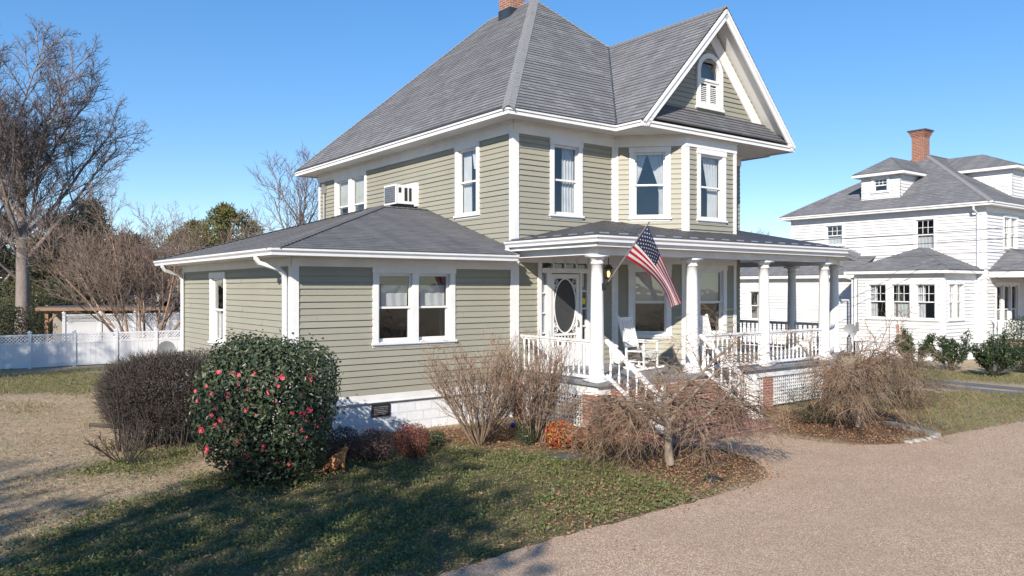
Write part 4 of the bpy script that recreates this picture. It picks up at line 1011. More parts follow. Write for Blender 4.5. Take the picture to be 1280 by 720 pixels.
grn = mixc(nt, ramp(nt, n_fin, [(.45, 0.0), (.8, .7)]), grn, (.17, .14, .075))
mul = mixc(nt, ramp(nt, n_fin, [(.35, 0.0), (.65, 1.0)]), (.085, .052, .034), (.22, .13, .075))
mul = mixc(nt, ramp(nt, n_mid, [(.45, 0.0), (.75, .6)]), mul, (.30, .20, .12))
c = mixc(nt, sp_.outputs[0], tan, grn); c = mixc(nt, sp_.outputs[1], c, mul)
nt.links.new(c, b.inputs['Base Color']); b.inputs['Roughness'].default_value = 1; b.inputs['Specular IOR Level'].default_value = .1
bump(nt, b, noise(nt, 18, 6, .7), .06)
ground = structure(np_mesh('ground', V, np.stack([ii, ii+1, ii+nx+1, ii+nx], 1), mg))
gz, mz = (sum(q)/14 for q in zip(*[zones(V[:, 0], V[:, 1]) for _ in range(14)])); ca = ground.data.attributes.new('zone', 'FLOAT_COLOR', 'POINT')
ca.data.foreach_set('color', np.stack([gz, mz, gz*0, gz*0+1], 1).astype('f').ravel())
# driveway
md, nt, b = new_mat('exposed_aggregate')
tc = nd(nt, 'ShaderNodeTexCoord', name='TC')
vo = nd(nt, 'ShaderNodeTexVoronoi'); vo.inputs['Scale'].default_value = 66; nt.links.new(tc.outputs['Object'], vo.inputs['Vector'])
sc = nd(nt, 'ShaderNodeSeparateColor'); nt.links.new(vo.outputs['Color'], sc.inputs[0])
peb = ramp(nt, sc.outputs[0], [(0, (.19, .10, .055)), (.22, (.47, .29, .18)), (.5, (.67, .465, .305)), (.72, (.76, .57, .41)), (.86, (.42, .33, .26)), (1, (.95, .84, .70))])
edge = ramp(nt, vo.outputs['Distance'], [(.35, 0.0), (.75, 1.0)])
peb = mixc(nt, edge, peb, (.32, .215, .14))
peb = mixc(nt, ramp(nt, noise(nt, .45, 5, .6), [(.4, 0.0), (.68, .5)]), peb, (.35, .245, .165))
peb = mixc(nt, ramp(nt, noise(nt, 2.5, 5, .6), [(.5, 0.0), (.8, .3)]), peb, (.60, .46, .33))
nt.links.new(peb, b.inputs['Base Color']); b.inputs['Roughness'].default_value = .85
iv = nd(nt, 'ShaderNodeMath', operation='SUBTRACT'); iv.inputs[0].default_value = 1; nt.links.new(vo.outputs['Distance'], iv.inputs[1]); bump(nt, b, iv.outputs[0], .008)
def dense(poly, step=.12, jit=.02, seed=1):
    R = random.Random(seed); out = []
    for i in range(len(poly)):
        p, q = poly[i], poly[(i+1) % len(poly)]; L = float(np.hypot(*(q-p))); n = max(1, int(min(L, 12)/step))
        for k in range(n): t = k/n; out.append((p[0]+(q[0]-p[0])*t+R.gauss(0, jit), p[1]+(q[1]-p[1])*t+R.gauss(0, jit)))
    return out
mb = MB(); mb.prism(dense(drive_poly), -.05, .012); structure(mb.build('driveway', md))
masp = pm('asphalt', (.15, .15, .155), (.10, .10, .105), 3, .9, .006, 60)
mb = MB(); a_ = G(1150, 475)
for o in (0, 1.25):
    s_ = [Vector((a_.x+.0+CU*(-o), a_.y-SU*o, 0))]
    P, Q = s_[0]+Vector((-SU, CU, 0))*9, s_[0]-Vector((-SU, CU, 0))*40; n_ = Vector((CU, SU, 0))*.40
    mb.face([P-n_+Vector((0, 0, .008)), Q-n_+Vector((0, 0, .008)), Q+n_+Vector((0, 0, .008)), P+n_+Vector((0, 0, .008))])
structure(mb.build('side_lane', masp))
# ------------------------------------------------------------------ scattered ground cover
def scatter(n, box, seed, dens):
    r = np.random.default_rng(seed); x = r.uniform(box[0], box[1], n); y = box[2]*np.exp(r.uniform(0, 1, n)*math.log(box[3]/box[2]))
    keep = (np.abs(x) < y*.72+1.2) & ~pip(drive_poly, x, y); x, y = x[keep], y[keep]
    hx, hy = CU*(x-.038)+SU*(y-18.2), -SU*(x-.038)+CU*(y-18.2)        # house footprint
    ins = ((hx > -5.2) & (hx < 0) & (hy > .1)) | ((hx > -.1) & (hx < 11.3) & (hy > -2.6)) | ((hx > .4) & (hx < 3.6) & (hy > -4.4) & (hy < 0))
    x, y = x[~ins], y[~ins]
    g, m = zones(x, y); k = r.uniform(0, 1, len(x)) < dens(x, y, g, m); return r, x[k], y[k], g[k], m[k]
patch = lambda x, y: .5+.5*np.sin(x*1.3+1.7*np.sin(y*.9))*np.sin(y*1.1+1.3*np.sin(x*.7+1))
fine = lambda x, y: .5+.5*np.sin(x*4.3+1.5*np.sin(y*3.9))*np.sin(y*4.7+1.6*np.sin(x*3.3+2))
r, x, y, g, m = scatter(300000, (-14, 6, 6.5, 19), 11, lambda x, y, g, m: np.where(g > .7, np.clip(.05+1.5*(fine(x, y)*.65+patch(x, y)*.6-.38), .05, 1), np.where(m > .9, .05, .0)))
n = len(x); P = np.stack([x, y, r.uniform(.01, .07, n)], 1); D = rand_dirs(r, n, .25); N = rand_dirs(r, n, 1.6)
V, Fc = leaf_arrays(P, D, N, r.uniform(.022, .05, n), r.uniform(.02, .042, n), .1); structure(np_mesh('clover_cover', V, Fc, M['clover']), 'stuff')
r, x, y, g, m = scatter(230000, (-20, 6, 7, 28), 12, lambda x, y, g, m: np.where((g < .3) & (m < .3), .45+.55*fine(x, y), .10))
n = len(x); P = np.stack([x, y, np.zeros(n)], 1); D = rand_dirs(r, n, 0); D[:, 2] = np.abs(D[:, 2])*.30+.05; N = rand_dirs(r, n, .3)
V, Fc = leaf_arrays(P, D, N, r.uniform(.05, .13, n), r.uniform(.004, .007, n), .1); structure(np_mesh('dry_grass', V, Fc, M['straw']), 'stuff')
r, x, y, g, m = scatter(420000, (-20, 26, 8, 30), 13, lambda x, y, g, m: np.where((g > .3) & (g < .9), .75, np.where(g > .9, .35, .05*(m < .5)*(patch(x, y) > .75)*6)))
n = len(x); P = np.stack([x, y, np.zeros(n)], 1); D = rand_dirs(r, n, .9); D[:, 2] = np.abs(D[:, 2]); N = rand_dirs(r, n, .3); sc_ = np.clip(y/11, 1, 2.2)
V, Fc = leaf_arrays(P, D, N, r.uniform(.04, .085, n)*np.sqrt(sc_), r.uniform(.006, .013, n)*sc_, .1); structure(np_mesh('green_grass', V, Fc, M['green_grass']), 'stuff')
r, x, y, g, m = scatter(150000, (-14, 14, 7, 22), 14, lambda x, y, g, m: np.where(m > .9, .65, np.where(m > .3, .34, np.where(g > .7, .06+.12*(fine(x, y) < .35), .05+.08*(patch(x, y) > .7)))))
n = len(x); P = np.stack([x, y, r.uniform(.005, .05, n)], 1); D = rand_dirs(r, n, 0); D[:, 2] *= .35; N = rand_dirs(r, n, 1.2)
V, Fc = leaf_arrays(P, D, N, r.uniform(.025, .065, n), r.uniform(.016, .036, n), .22); structure(np_mesh('fallen_leaves', V, Fc, M['litter']), 'stuff')
# a few leaves blown on the driveway edge
r = np.random.default_rng(15); idx = r.integers(2, 27, 500); t = r.uniform(0, 1, 500)[:, None]; off_ = np.where(r.uniform(size=(500, 1)) < .12, 2.2, .16)
P = drive_poly[idx]*(1-t)+drive_poly[idx+1]*t + r.normal(0, 1, (500, 2))*off_; P = np.concatenate([P, r.uniform(.014, .03, (500, 1))], 1); P = P[(P[:, 1] < 24)]
n = len(P); D = rand_dirs(r, n); D[:, 2] *= .2; V, Fc = leaf_arrays(P, D, rand_dirs(r, n, 2), r.uniform(.03, .07, n), r.uniform(.02, .04, n), .2); structure(np_mesh('drive_edge_leaves', V, Fc, M['litter']), 'stuff')

# ------------------------------------------------------------------ shrubs
def lump_dirs(rng, n, k=26, amp=.13):
    c = rand_dirs(rng, k); w = rng.uniform(-.6, 1, k)
    d = rand_dirs(rng, n); f = np.exp(-(1-d@c.T)*9)@w; return d, 1+amp*f
def bush(name, label, cat, loc, rx, ry, h, nleaf, L, Wd, mat, seed, p=2.4, z0=.0, group=None, shell=.16, inner=.25, amp=.13, stem=True, droop=-.2, stem_mat='camellia_core', spiky=0.0):
    t = thing(name, label, cat, (loc[0], loc[1], 0), 0, group); r = np.random.default_rng(seed)
    d, f = lump_dirs(r, nleaf, amp=amp); cz = z0+(h-z0)/2; hz = (h-z0)/2
    s = 1/(np.abs(d)**p).sum(1)**(1/p)
    rad = np.where(r.uniform(size=nleaf) < inner, r.uniform(.45, .9, nleaf), 1-np.abs(r.normal(0, shell, nleaf)))*f*s
    rad *= 1+spiky*(r.uniform(size=nleaf)**6)
    P = d*rad[:, None]*np.array([rx, ry, hz])+np.array([0, 0, cz]); P[:, 2] = np.maximum(P[:, 2], .02)
    N = unit(d+rand_dirs(r, nleaf)*.75); D = rand_dirs(r, nleaf)+np.array([0, 0, droop]); D = unit(D-N*(D*N).sum(1, keepdims=True)*.8)
    V, Fc = leaf_arrays(P, D, N, L*r.uniform(.7, 1.25, nleaf), Wd*r.uniform(.75, 1.2, nleaf), .16); np_mesh('foliage', V, Fc, M[mat], t)
    if stem:
        k = 40; a = r.uniform(0, 6.28, k); q = r.uniform(.0, .12, k); P0 = np.stack([np.cos(a)*q, np.sin(a)*q, np.zeros(k)], 1)
        dd = rand_dirs(r, k, .5); dd[:, 2] = np.abs(dd[:, 2]); P1 = dd*np.array([rx, ry, h])*r.uniform(.55, .88, (k, 1)); Pm = (P0+P1)/2*np.array([.7, .7, 1.1])
        V, Fc = prisms(np.concatenate([P0, Pm]), np.concatenate([Pm, P1]), np.full(2*k, .013), np.concatenate([np.full(k, .011), np.full(k, .004)]), 5); np_mesh('stems', V, Fc, M[stem_mat], t)
    return t
CX, CY, CR, CH = -3.94, 12.55, 1.03, 2.20
cam = bush('camellia_bush', 'big rounded glossy dark green camellia bush dotted with pink flowers', 'bush', (CX, CY), CR, .98, CH, 18500, .078, .046, 'camellia_leaf', 21, p=2.7, z0=.06, inner=.50, shell=.12, amp=.21, spiky=.14)
fpx = [(50, 270), (57, 312), (97, 250), (150, 190), (235, 203), (302, 195), (237, 238), (273, 263), (360, 277), (537, 207), (598, 283), (537, 352), (507, 370), (570, 420), (507, 438), (525, 470), (463, 365), (307, 373), (267, 353), (205, 412), (157, 393), (118, 375), (135, 417), (75, 437), (100, 515), (93, 530), (232, 480), (225, 497), (340, 503), (208, 578), (210, 600), (308, 583), (260, 662), (610, 522), (137, 345), (503, 290)]
mb = MB(); R = random.Random(3)
for ring, (n_, rr, up_) in enumerate(((6, .055, .25), (5, .038, .7))):
    for k in range(n_):
        a = 6.283*(k+ring*.5)/n_; c_, s_ = math.cos(a), math.sin(a); w = rr*.62
        p = [(0, 0, 0), (c_*rr*.6+s_*w, s_*rr*.6-c_*w, rr*up_*.6), (c_*rr, s_*rr, rr*up_), (c_*rr*.6-s_*w, s_*rr*.6+c_*w, rr*up_*.6)]
        mb.face([p[0], p[1], p[2]], 0); mb.face([p[0], p[2], p[3]], 0)
mb.lathe([(.008, .0), (.012, .022), (.0, .028)], n=6, mi=1, cap=False)
fpx += [(R.uniform(40, 610), R.uniform(180, 640)) for _ in range(22)]; fl0 = None
for i, (fx, fy) in enumerate(fpx):
    px, py = 230+fx/3.43, 410+fy/3.43; rd = Vector(((px-640)/F, 1, -(py-360)/F)); t = 9.5
    def fin(t):
        q = (Vector((0, 0, HC))+rd*t-Vector((CX, CY, .06+(CH-.06)/2))); return (abs(q.x/CR)**2.9+abs(q.y/.98)**2.9+abs(q.z/(CH/2-.03))**2.9)
    while fin(t) > 1.02 and t < 13.5: t += .01
    if t >= 13.5: continue
    wp = Vector((0, 0, HC))+rd*t - Vector((CX, CY, 0))
    o = mb.build('flower', [M['pink'], M['yellow']], cam) if fl0 is None else fl0.copy()
    if fl0 is None: fl0 = o
    else: COL.objects.link(o); o.parent = cam
    nv = (Vector((wp.x, wp.y, wp.z-1.2)).normalized()*.6+Vector((R.uniform(-.5, .5), -.8, R.uniform(-.3, .6)))).normalized()
    o.location = wp; o.rotation_euler = nv.to_track_quat('Z', 'Y').to_euler(); s_ = R.choice((.42, .5, .55, .6, .65, .75, .95)); o.scale = (s_, s_, s_)
barb = 'small round shrubs along the white foundation'
def gpos(px, py): p = G(px, py); return (p.x, p.y)
bush('barberry_shrub', 'low dark purple shrub behind the orange cat beside the camellia', 'shrub', gpos(430, 577), .30, .30, .60, 2600, .034, .022, 'barberry', 31, group=barb)
bush('barberry_shrub', 'small round dark purple shrub in the middle of the foundation row', 'shrub', gpos(469, 577), .30, .30, .56, 2800, .034, .022, 'barberry', 32, group=barb)
bush('barberry_shrub', 'small round dark shrub turning russet red, below the foundation vent', 'shrub', gpos(514, 571), .31, .30, .58, 2800, .034, .022, 'barberry_red', 33, group=barb)
bush('nandina_shrub', 'small bright red and yellow autumn shrub in front of the porch lattice', 'shrub', gpos(701, 560), .29, .28, .52, 1300, .052, .028, 'nandina', 34)
bush('nandina_shrub', 'loose greenish red shrub under the left side of the wide weeping maple', 'shrub', gpos(742, 562), .38, .3, .42, 900, .045, .024, 'nandina_low', 37)
bush('small_green_shrub', 'tiny green shrub against the white foundation right of the russet shrub', 'shrub', gpos(546, 556), .18, .16, .26, 500, .04, .025, 'holly', 35)
bush('evergreen_stump', 'dark clipped evergreen clump at the foot of the right bare shrub', 'shrub', gpos(657, 556), .2, .18, .42, 1300, .03, .016, 'holly', 36)
# clipped, half bare hedge
def hedge(name, label, loc, rz, sx, sy, h, seed, ntw, nlf, leaf, twig, z_low=.42):
    t = thing(name, label, 'hedge', (loc[0], loc[1], 0), rz); r = np.random.default_rng(seed)
    def pts(n, sh):
        d, f = lump_dirs(r, n, 30, .22); p = 3.0; s = 1/(np.abs(d)**p).sum(1)**(1/p); rad = (1-np.abs(r.normal(0, sh, n)))*f*s
        return d, d*rad[:, None]*np.array([sx, sy, (h-z_low)/2])+np.array([0, 0, (h+z_low)/2])
    d, P = pts(ntw, .22); D = unit(rand_dirs(r, ntw)*.75+d*.8+np.array([0, 0, .45])); L = r.uniform(.10, .30, ntw)[:, None]
    V1, F1 = prisms(P-D*L*.6, P+D*L*.4, np.full(ntw, .0048), np.full(ntw, .0022), 3)
    k = 130; b0 = np.stack([r.uniform(-sx*.85, sx*.85, k), r.uniform(-sy*.85, sy*.85, k), np.zeros(k)], 1); b1 = b0*np.array([1.1, 1.1, 1])+np.stack([r.normal(0, .10, k), r.normal(0, .10, k), r.uniform(.7, h*.9, k)], 1); bm = (b0+b1)/2+r.normal(0, .05, (k, 3))
    V2, F2 = prisms(np.concatenate([b0, bm]), np.concatenate([bm, b1]), np.full(2*k, .011), np.full(2*k, .007), 5)
    k2 = 900; s0 = b0[r.integers(0, k, k2)]; s0 = s0+np.stack([r.normal(0, .06, k2), r.normal(0, .06, k2), r.uniform(.12, .75, k2)], 1); s1 = s0+rand_dirs(r, k2, .7)*r.uniform(.1, .35, (k2, 1))
    V3, F3 = prisms(s0, s1, np.full(k2, .005), np.full(k2, .002), 3)
    np_mesh('twigs', V1, F1, M[twig], t); np_mesh('stems', np.concatenate([V2]), F2, M['hedge_twig'], t); np_mesh('side_twigs', V3, F3, M['hedge_twig'], t)
    d, P = pts(nlf, .13); N = unit(d+rand_dirs(r, nlf)); D = unit(rand_dirs(r, nlf)+d*.6)
    V, Fc = leaf_arrays(P, D, N, r.uniform(.025, .045, nlf), r.uniform(.012, .022, nlf), .15); np_mesh('foliage', V, Fc, M[leaf], t)
    return t
hedge('clipped_hedge', 'tall clipped dark purplish hedge, leggy and bare at the bottom, left of the camellia', (-6.6, 14.95), .25, 1.03, .75, 1.73, 41, 9000, 15000, 'hedge_leaf', 'hedge_twig')
M['russet'] = pm('russet_hedge_leaves', (.13, .075, .05), (.075, .06, .035), 5, .8, island=True, c3=(.17, .10, .065))
hedge('russet_hedge', 'brownish clipped hedge between the dark hedge and the wing wall', (-5.75, 15.9), .55, .70, .62, 1.62, 42, 4500, 9000, 'russet', 'hedge_twig', .4)
# bare shrubs
BARE = [dict(n=9, wig=.085, trop=.02, k=11, t0=.3, ang=(18, 38), lk=(.22, .42), ltap=.4, rk=.6, biglvl=0, taper=.4, rmin=.0055), dict(n=5, wig=.14, trop=.07, k=4, t0=.3, ang=(22, 45), lk=(.35, .6), rk=.75, biglvl=0, rmin=.004), dict(n=3, wig=.16, trop=.08, k=0, ang=(0, 1), lk=(1, 1), biglvl=0)]
def bare_shrub(name, label, loc, seed, n, L, lean, mat='tan_twig', r0=.014, heads=True, group=None, spread=.12, head_r=.05):
    t = thing(name, label, 'shrub', (loc[0], loc[1], 0), 0, group); T = Tree(seed); R = T.r
    for i in range(n):
        a = R.uniform(0, 6.283); l = math.radians(lean*math.sqrt(R.random())); q = R.uniform(0, spread)
        T.grow(Vector((q*math.cos(a), q*math.sin(a), -.02)), Vector((math.sin(l)*math.cos(a), math.sin(l)*math.sin(a), math.cos(l))), L*R.uniform(.72, 1.08), r0*R.uniform(.6, 1.1), 0, BARE)
    T.mesh(t, M[mat], M[mat], 5, 3, 'stems', 'twigs')
    if heads:
        r = np.random.default_rng(seed); tp = [p for p, d in T.tips if p.z > L*.62]; R.shuffle(tp); tp = tp[:34]
        Q = np.concatenate([np.array(tuple(p))+r.normal(0, head_r*.45, (26, 3)) for p in tp]); k = len(Q)
        V, Fc = leaf_arrays(Q, rand_dirs(r, k), rand_dirs(r, k), r.uniform(.02, .035, k), r.uniform(.014, .022, k), .2); np_mesh('dried_flowers', V, Fc, M['litter'], t)
    return t
hg = 'bare tan shrubs by the porch'
bare_shrub('bare_hydrangea', 'tall bare tan shrub fanning up in front of the wing, with dried flower heads', gpos(600, 556), 51, 54, 1.9, 38, group=hg)
bare_shrub('bare_hydrangea', 'bare tan shrub in front of the porch lattice, with few dried flower heads', gpos(668, 553), 52, 44, 1.8, 35, group=hg, spread=.2)
bare_shrub('low_bare_shrub', 'small leafless dark shrub under the left end of the clipped hedge', gpos(158, 580), 53, 12, .75, 55, 'hedge_twig', .011, False)
o = MB(); o.tube([(-.62, .1, .42), (-.2, .05, .40), (.2, .1, .36), (.6, .2, .38)], [.035, .04, .035, .02], n=7)
cb = thing('dead_branch', 'thick dead branch stub poking out of the hedge foot on the lawn side', 'branch', (*gpos(150, 560), 0)); o.build('wood', M['hedge_twig'], cb)
# weeping maples
WEEP = [dict(n=5, wig=.10, trop=.02, k=11, t0=.5, ang=(42, 80), lk=(1.0, 1.5), ltap=.1, rk=.62, biglvl=1, taper=.75), dict(n=8, wig=.26, trop=-.03, k=11, t0=.16, ang=(28, 65), lk=(.45, .8), ltap=.25, rk=.5, biglvl=1, taper=.35), dict(n=7, wig=.28, trop=-.13, k=8, t0=.12, ang=(25, 62), lk=(.45, .8), ltap=.3, rk=.55, biglvl=1, taper=.4, rmin=.005),
        dict(n=5, wig=.28, trop=-.15, k=4, t0=.2, ang=(25, 60), lk=(.5, .8), rk=.6, biglvl=1, rmin=.0036), dict(n=4, wig=.25, trop=-.16, k=0, ang=(0, 1), lk=(1, 1), biglvl=1)]
def weeping(label, loc, rz, seed, L, r0, sx, sy, sz, lean):
    t = thing('weeping_maple', label, 'tree', (loc[0], loc[1], 0), rz, 'leafless weeping maples beside the steps'); T = Tree(seed)
    T.grow(Vector((0, 0, -.05)), Vector(lean), L, r0, 0, WEEP)
    for lst in (T.big, T.small):
        for i, (a, b_, x, y) in enumerate(lst):
            a2 = Vector((a.x*sx, a.y*sy, max(.03, a.z*sz))); b2 = Vector((b_.x*sx, b_.y*sy, max(.03, b_.z*sz))); lst[i] = (a2, b2, x, y)
    T.mesh(t, M['maple_bark'], M['maple_twig'], 7, 3); return t
weeping('wide leafless weeping maple spreading in front of the brick steps', gpos(838, 584), .3, 68, 1.05, .08, 1.5, 1.0, 1.06, (-.12, .05, 1))
weeping('leafless weeping maple beside the right end of the porch', gpos(1073, 535), 1.9, 69, 1.05, .075, 1.45, 1.0, 1.24, (-.1, .05, 1))
bush('azalea_shrub', 'rounded olive and brown shrub behind the right weeping maple', 'shrub', gpos(1126, 511), 1.05, .75, 1.32, 11000, .035, .016, 'azalea', 71, group='olive shrubs right of the porch')
bush('azalea_shrub', 'low olive shrub in front of the porch lattice right of the brick pier', 'shrub', gpos(1020, 529), .6, .5, .86, 4200, .035, .016, 'azalea', 72, group='olive shrubs right of the porch')
hl = 'holly shrubs along the neighbouring house'
def spiky(label, loc, h, w, seed, n):
    t = thing('holly_shrub', label, 'shrub', (loc[0], loc[1], 0), 0, hl); T = Tree(seed)
    for i in range(n):
        a = T.r.uniform(0, 6.283); l = math.radians(42*math.sqrt(T.r.random())); T.grow(Vector((.05*math.cos(a), .05*math.sin(a), 0)), Vector((math.sin(l)*math.cos(a)*w, math.sin(l)*math.sin(a)*w, math.cos(l))), h*T.r.uniform(.65, 1.1), .016, 0, BARE)
    T.mesh(t, M['camellia_core'], M['camellia_core'], 4, 3, 'stems', 'twigs'); r = np.random.default_rng(seed)
    S_ = T.small+T.big; Q = np.concatenate([np.array(tuple(a.lerp(b_, r.uniform())))[None]+r.normal(0, .03, (3, 3)) for a, b_, _, _ in S_ for _k in (0,)]); k = len(Q)
    V, Fc = leaf_arrays(Q, rand_dirs(r, k, .4), rand_dirs(r, k, .5), r.uniform(.05, .09, k), r.uniform(.03, .05, k), .2); np_mesh('foliage', V, Fc, M['holly'], t)
spiky('open spiky evergreen shrub left of the corner of the bump out', gpos(1142, 462), 1.35, 1.0, 81, 9)
spiky('open spiky evergreen shrub in front of the short side of the bump out', gpos(1190, 464), 1.15, 1.2, 82, 10)
spiky('denser spiky evergreen shrub in front of the green hose coil', gpos(1243, 471), 1.25, 1.1, 83, 13)
bush('boxwood_bush', 'large rounded dark green bush at the right edge before the neighbouring porch', 'bush', gpos(1283, 466), .75, .75, 2.0, 6000, .06, .035, 'holly', 84)
# ------------------------------------------------------------------ fences and yard
def fence(name, label, A, ts, h, lat, sheet=True):
    t = thing(name, label, 'fence', (A[0], A[1], 0), ROT)
    for k, x in enumerate(ts):
        mb = MB(); mb.box(x-.055, x+.055, -.055, .055, -.1, h+.05); mb.box(x-.075, x+.075, -.075, .075, h+.05, h+.08); mb.lathe([(.085, h+.08), (.0, h+.15)], c=(x, 0, 0), n=4, cap=False); mb.build('post', M['white_vinyl'], t)
    for k in range(len(ts)-1):
        a, b = ts[k]+.055, ts[k+1]-.055; mb = MB()
        mb.box(a, b, -.03, .03, h-.06, h); mb.box(a, b, -.03, .03, h-lat-.08, h-lat); mb.box(a, b, -.03, .03, .04, .14)
        n = max(2, int((b-a)/.15))
        for i in range(n): x0 = a+(b-a)*i/n; mb.box(x0+.003, x0+(b-a)/n-.003, -.016, .016, .14, h-lat-.08)
        mb.box(a, b, -.008, .008, .14, h-lat-.08); mb.build('panel', M['white_vinyl'], t)
        lattice((a, 0), (b, 0), h-lat, h-.06, parent=t, diag=True, step=.085, w=.034, mat='white_vinyl')
    return t
fence('vinyl_fence', 'white vinyl fence with lattice top across the back lawn, partly shaded', (-18.66, 28.6), [.924+1.46*k for k in range(-3, 9)], 1.27, .30)
fence('vinyl_fence', 'taller white lattice topped fence behind the near fence, under the timber roof', (-20.56, 36.0), [1.5*k for k in range(0, 7)], 1.78, .36)
# flat timber carport
t = thing('carport', 'low flat roofed timber carport with brown fascia behind the white fences', 'carport', at(125, 40), ROT*.35)
mb = MB(); mb.box(-2.9, 3.6, -.1, 4.5, 2.0, 2.06); mb.build('roof', M['slate'], t)
mb = MB(); mb.box(-2.9, 3.6, -.16, -.1, 1.85, 2.0); mb.box(-2.96, -2.9, -.1, 4.5, 1.85, 2.0); mb.build('fascia', M['wood'], t)
for x in (-2.5, 3.2):
    mb = MB(); mb.box(x-.08, x+.08, .1, .26, 0, 1.8); mb.beam((x, .18, 1.2), (x+.5, .18, 1.78), .1, .1); mb.build('post', M['wood'], t)
mb = MB(); mb.box(-2.8, -1.9, 2.0, 2.1, 0, 1.9); mb.build('screen_wall', M['concrete'], t)
t = thing('garden_shelter', 'small open shelter with dark pitched roof and timber posts beside the wing', 'shelter', at(222, 41), ROT*.4)
mb = MB()
for s in (-1, 1): mb.beam((s*1.6, 1.2, 1.75), (0, 1.2, 2.65), 3.0, .10, up=(0, 0, 1))
mb.build('roof', M['membrane'], t)
for x in (-1.0, 1.0):
    mb = MB(); mb.box(x-.1, x+.1, 0, .2, 0, 2.05); mb.build('post', M['wood'], t)
mb = MB(); mb.box(-1.3, 1.3, .05, .18, 1.8, 1.95); mb.build('crossbeam', M['wood'], t)
t = thing('background_house', 'pale two storey house with dark shuttered windows glimpsed behind the multi trunk tree', 'house', at(235, 62), ROT*.5)
w_ = Wall((-5, 0), (5, 0)); hs = []
for x in (1.1, 2.9, 4.4, 5.4, 7.2): hs += window(t, w_, x, x+.75, 2.3, 3.9, cw=.08)[1]
for x in (1.1, 2.9, 5.4, 7.2): hs += window(t, w_, x, x+.75, .0+.4, 1.7, cw=.08)[1]
mb = MB(); clap(mb, w_, 0, 4.4, hs, h=.16); mb.box(-5, -4.9, 0, 7, 0, 4.4); mb.box(4.9, 5, 0, 7, 0, 4.4); mb.build('wall', M['white_siding'], t)
mb = MB(); mb.box(-4.8, 4.8, 1.5, 1.6, 0, 4.3); mb.build('interior', M['interior'], t)
mb = MB(); shingles(mb, [(-5.4, -.4, 4.4), (5.4, -.4, 4.4), (5.4, 3.5, 6.2), (-5.4, 3.5, 6.2)], row=.2); shingles(mb, [(-5.4, 7.4, 4.4), (5.4, 7.4, 4.4), (5.4, 3.5, 6.2), (-5.4, 3.5, 6.2)], row=.2); mb.build('roof', M['shingle'], t)
# satellite dishes
def dish(label, loc, z, r, rz):
    t = thing('satellite_dish', label, 'satellite dish', (loc[0], loc[1], 0), rz)
    mb = MB(); mb.tube([(0, .10, -.1), (0, .10, z-.05), (0, .04, z)], .025, n=8); mb.build('mast', M['grey_metal'], t)
    mb = MB(); n = 20
    rings = [[Vector((r*q*math.cos(6.283*i/n), .10*r*q*q*-1+.0, r*1.08*q*math.sin(6.283*i/n)))+Vector((0, -.02 if q else 0, z)) for i in range(n)] for q in (.02, .35, .7, 1.0)]
    for k in range(3):
        for i in range(n): j = (i+1) % n; mb.face([rings[k][i], rings[k][j], rings[k+1][j], rings[k+1][i]])
    mb.build('reflector', M['grey_metal'], t)
    mb = MB(); mb.tube([(0, .0, z-r*.9), (0, -r*.9, z-r*.5)], .012, n=6); mb.box(-.04, .04, -r*.95-.04, -r*.95+.06, z-r*.55, z-r*.35); mb.build('feed_arm', M['grey_metal'], t)
dish('grey satellite dish on a short mast behind the dark hedge', at(208, 19.5), 1.45, .22, math.radians(25))
dish('grey satellite dish beside the corner of the white neighbouring house', at(1063, 33.3), 1.2, .27, math.radians(-30))
# bird feeder hook, hose coil, ball, stones
t = thing('bird_feeder', 'bird feeder hanging from a thin curved iron hook in front of the neighbouring windows', 'bird feeder', at(1111.5, 30.3))
mb = MB(); mb.tube([(0, 0, -.1), (0, 0, 1.45), (.04, 0, 1.62), (.12, 0, 1.74), (.22, 0, 1.78), (.31, 0, 1.72), (.33, 0, 1.62)], .012, n=6); mb.build('hook', M['black_metal'], t)
mb = MB(); mb.lathe([(.02, 1.60), (.06, 1.57), (.05, 1.55), (.045, 1.32), (.06, 1.30), (.06, 1.27)], c=(.33, 0, 0), n=10); mb.build('feeder', M['feeder'], t)
t = thing('hose_coil', 'green garden hose coil against the neighbouring foundation, behind a spiky shrub', 'garden hose', at(1246, 30.6))
mb = MB()
for k in range(4): mb.tube([(.26*math.cos(a*.35), -.03*k, .92+.26*math.sin(a*.35)) for a in range(19)], .022, n=6)
mb.build('hose', M['green_plastic'], t); mb = MB(); mb.box(-.03, .03, -.02, .06, 0, 1.0); mb.build('stand', M['black_metal'], t)
mb = MB(); mb.lathe([(.0, 0), (.04, .008), (.065, .03), (.076, .075), (.065, .12), (.04, .142), (.0, .15)], n=16, cap=False); o = mb.build('ball', M['blue'], None, smooth=True); o.scale = (.72, .72, .72); o.location = (*gpos(641, 534), 0); tag(o, 'small bright blue ball on the leaves by the white foundation', 'ball')
def stone(name, label, cat, loc, sx, sy, sz, mat, seed, group=None):
    bm = bmesh.new(); bmesh.ops.create_icosphere(bm, subdivisions=2, radius=1); R = random.Random(seed)
    ph = [R.uniform(0, 6) for _ in range(6)]
    for v in bm.verts:
        f = 1+.16*math.sin(v.co.x*2.3+ph[0])+.13*math.sin(v.co.y*3.1+ph[1])+.1*math.sin(v.co.z*4+ph[2]+v.co.x*2)
        v.co = Vector((v.co.x*sx*f, v.co.y*sy*f, max(-.2, v.co.z)*sz*f))
    me = bpy.data.meshes.new(name); bm.to_mesh(me); bm.free(); me.materials.append(M[mat]); o = bpy.data.objects.new(name, me); COL.objects.link(o); o.location = (loc[0], loc[1], .01); o.rotation_euler.z = R.uniform(0, 3); tag(o, label, cat, group); return o
stone('flat_stone', 'flat dark stone slab lying in the grass below the red and yellow shrub', 'stone', gpos(704, 570), .36, .2, .04, 'slate', 3)
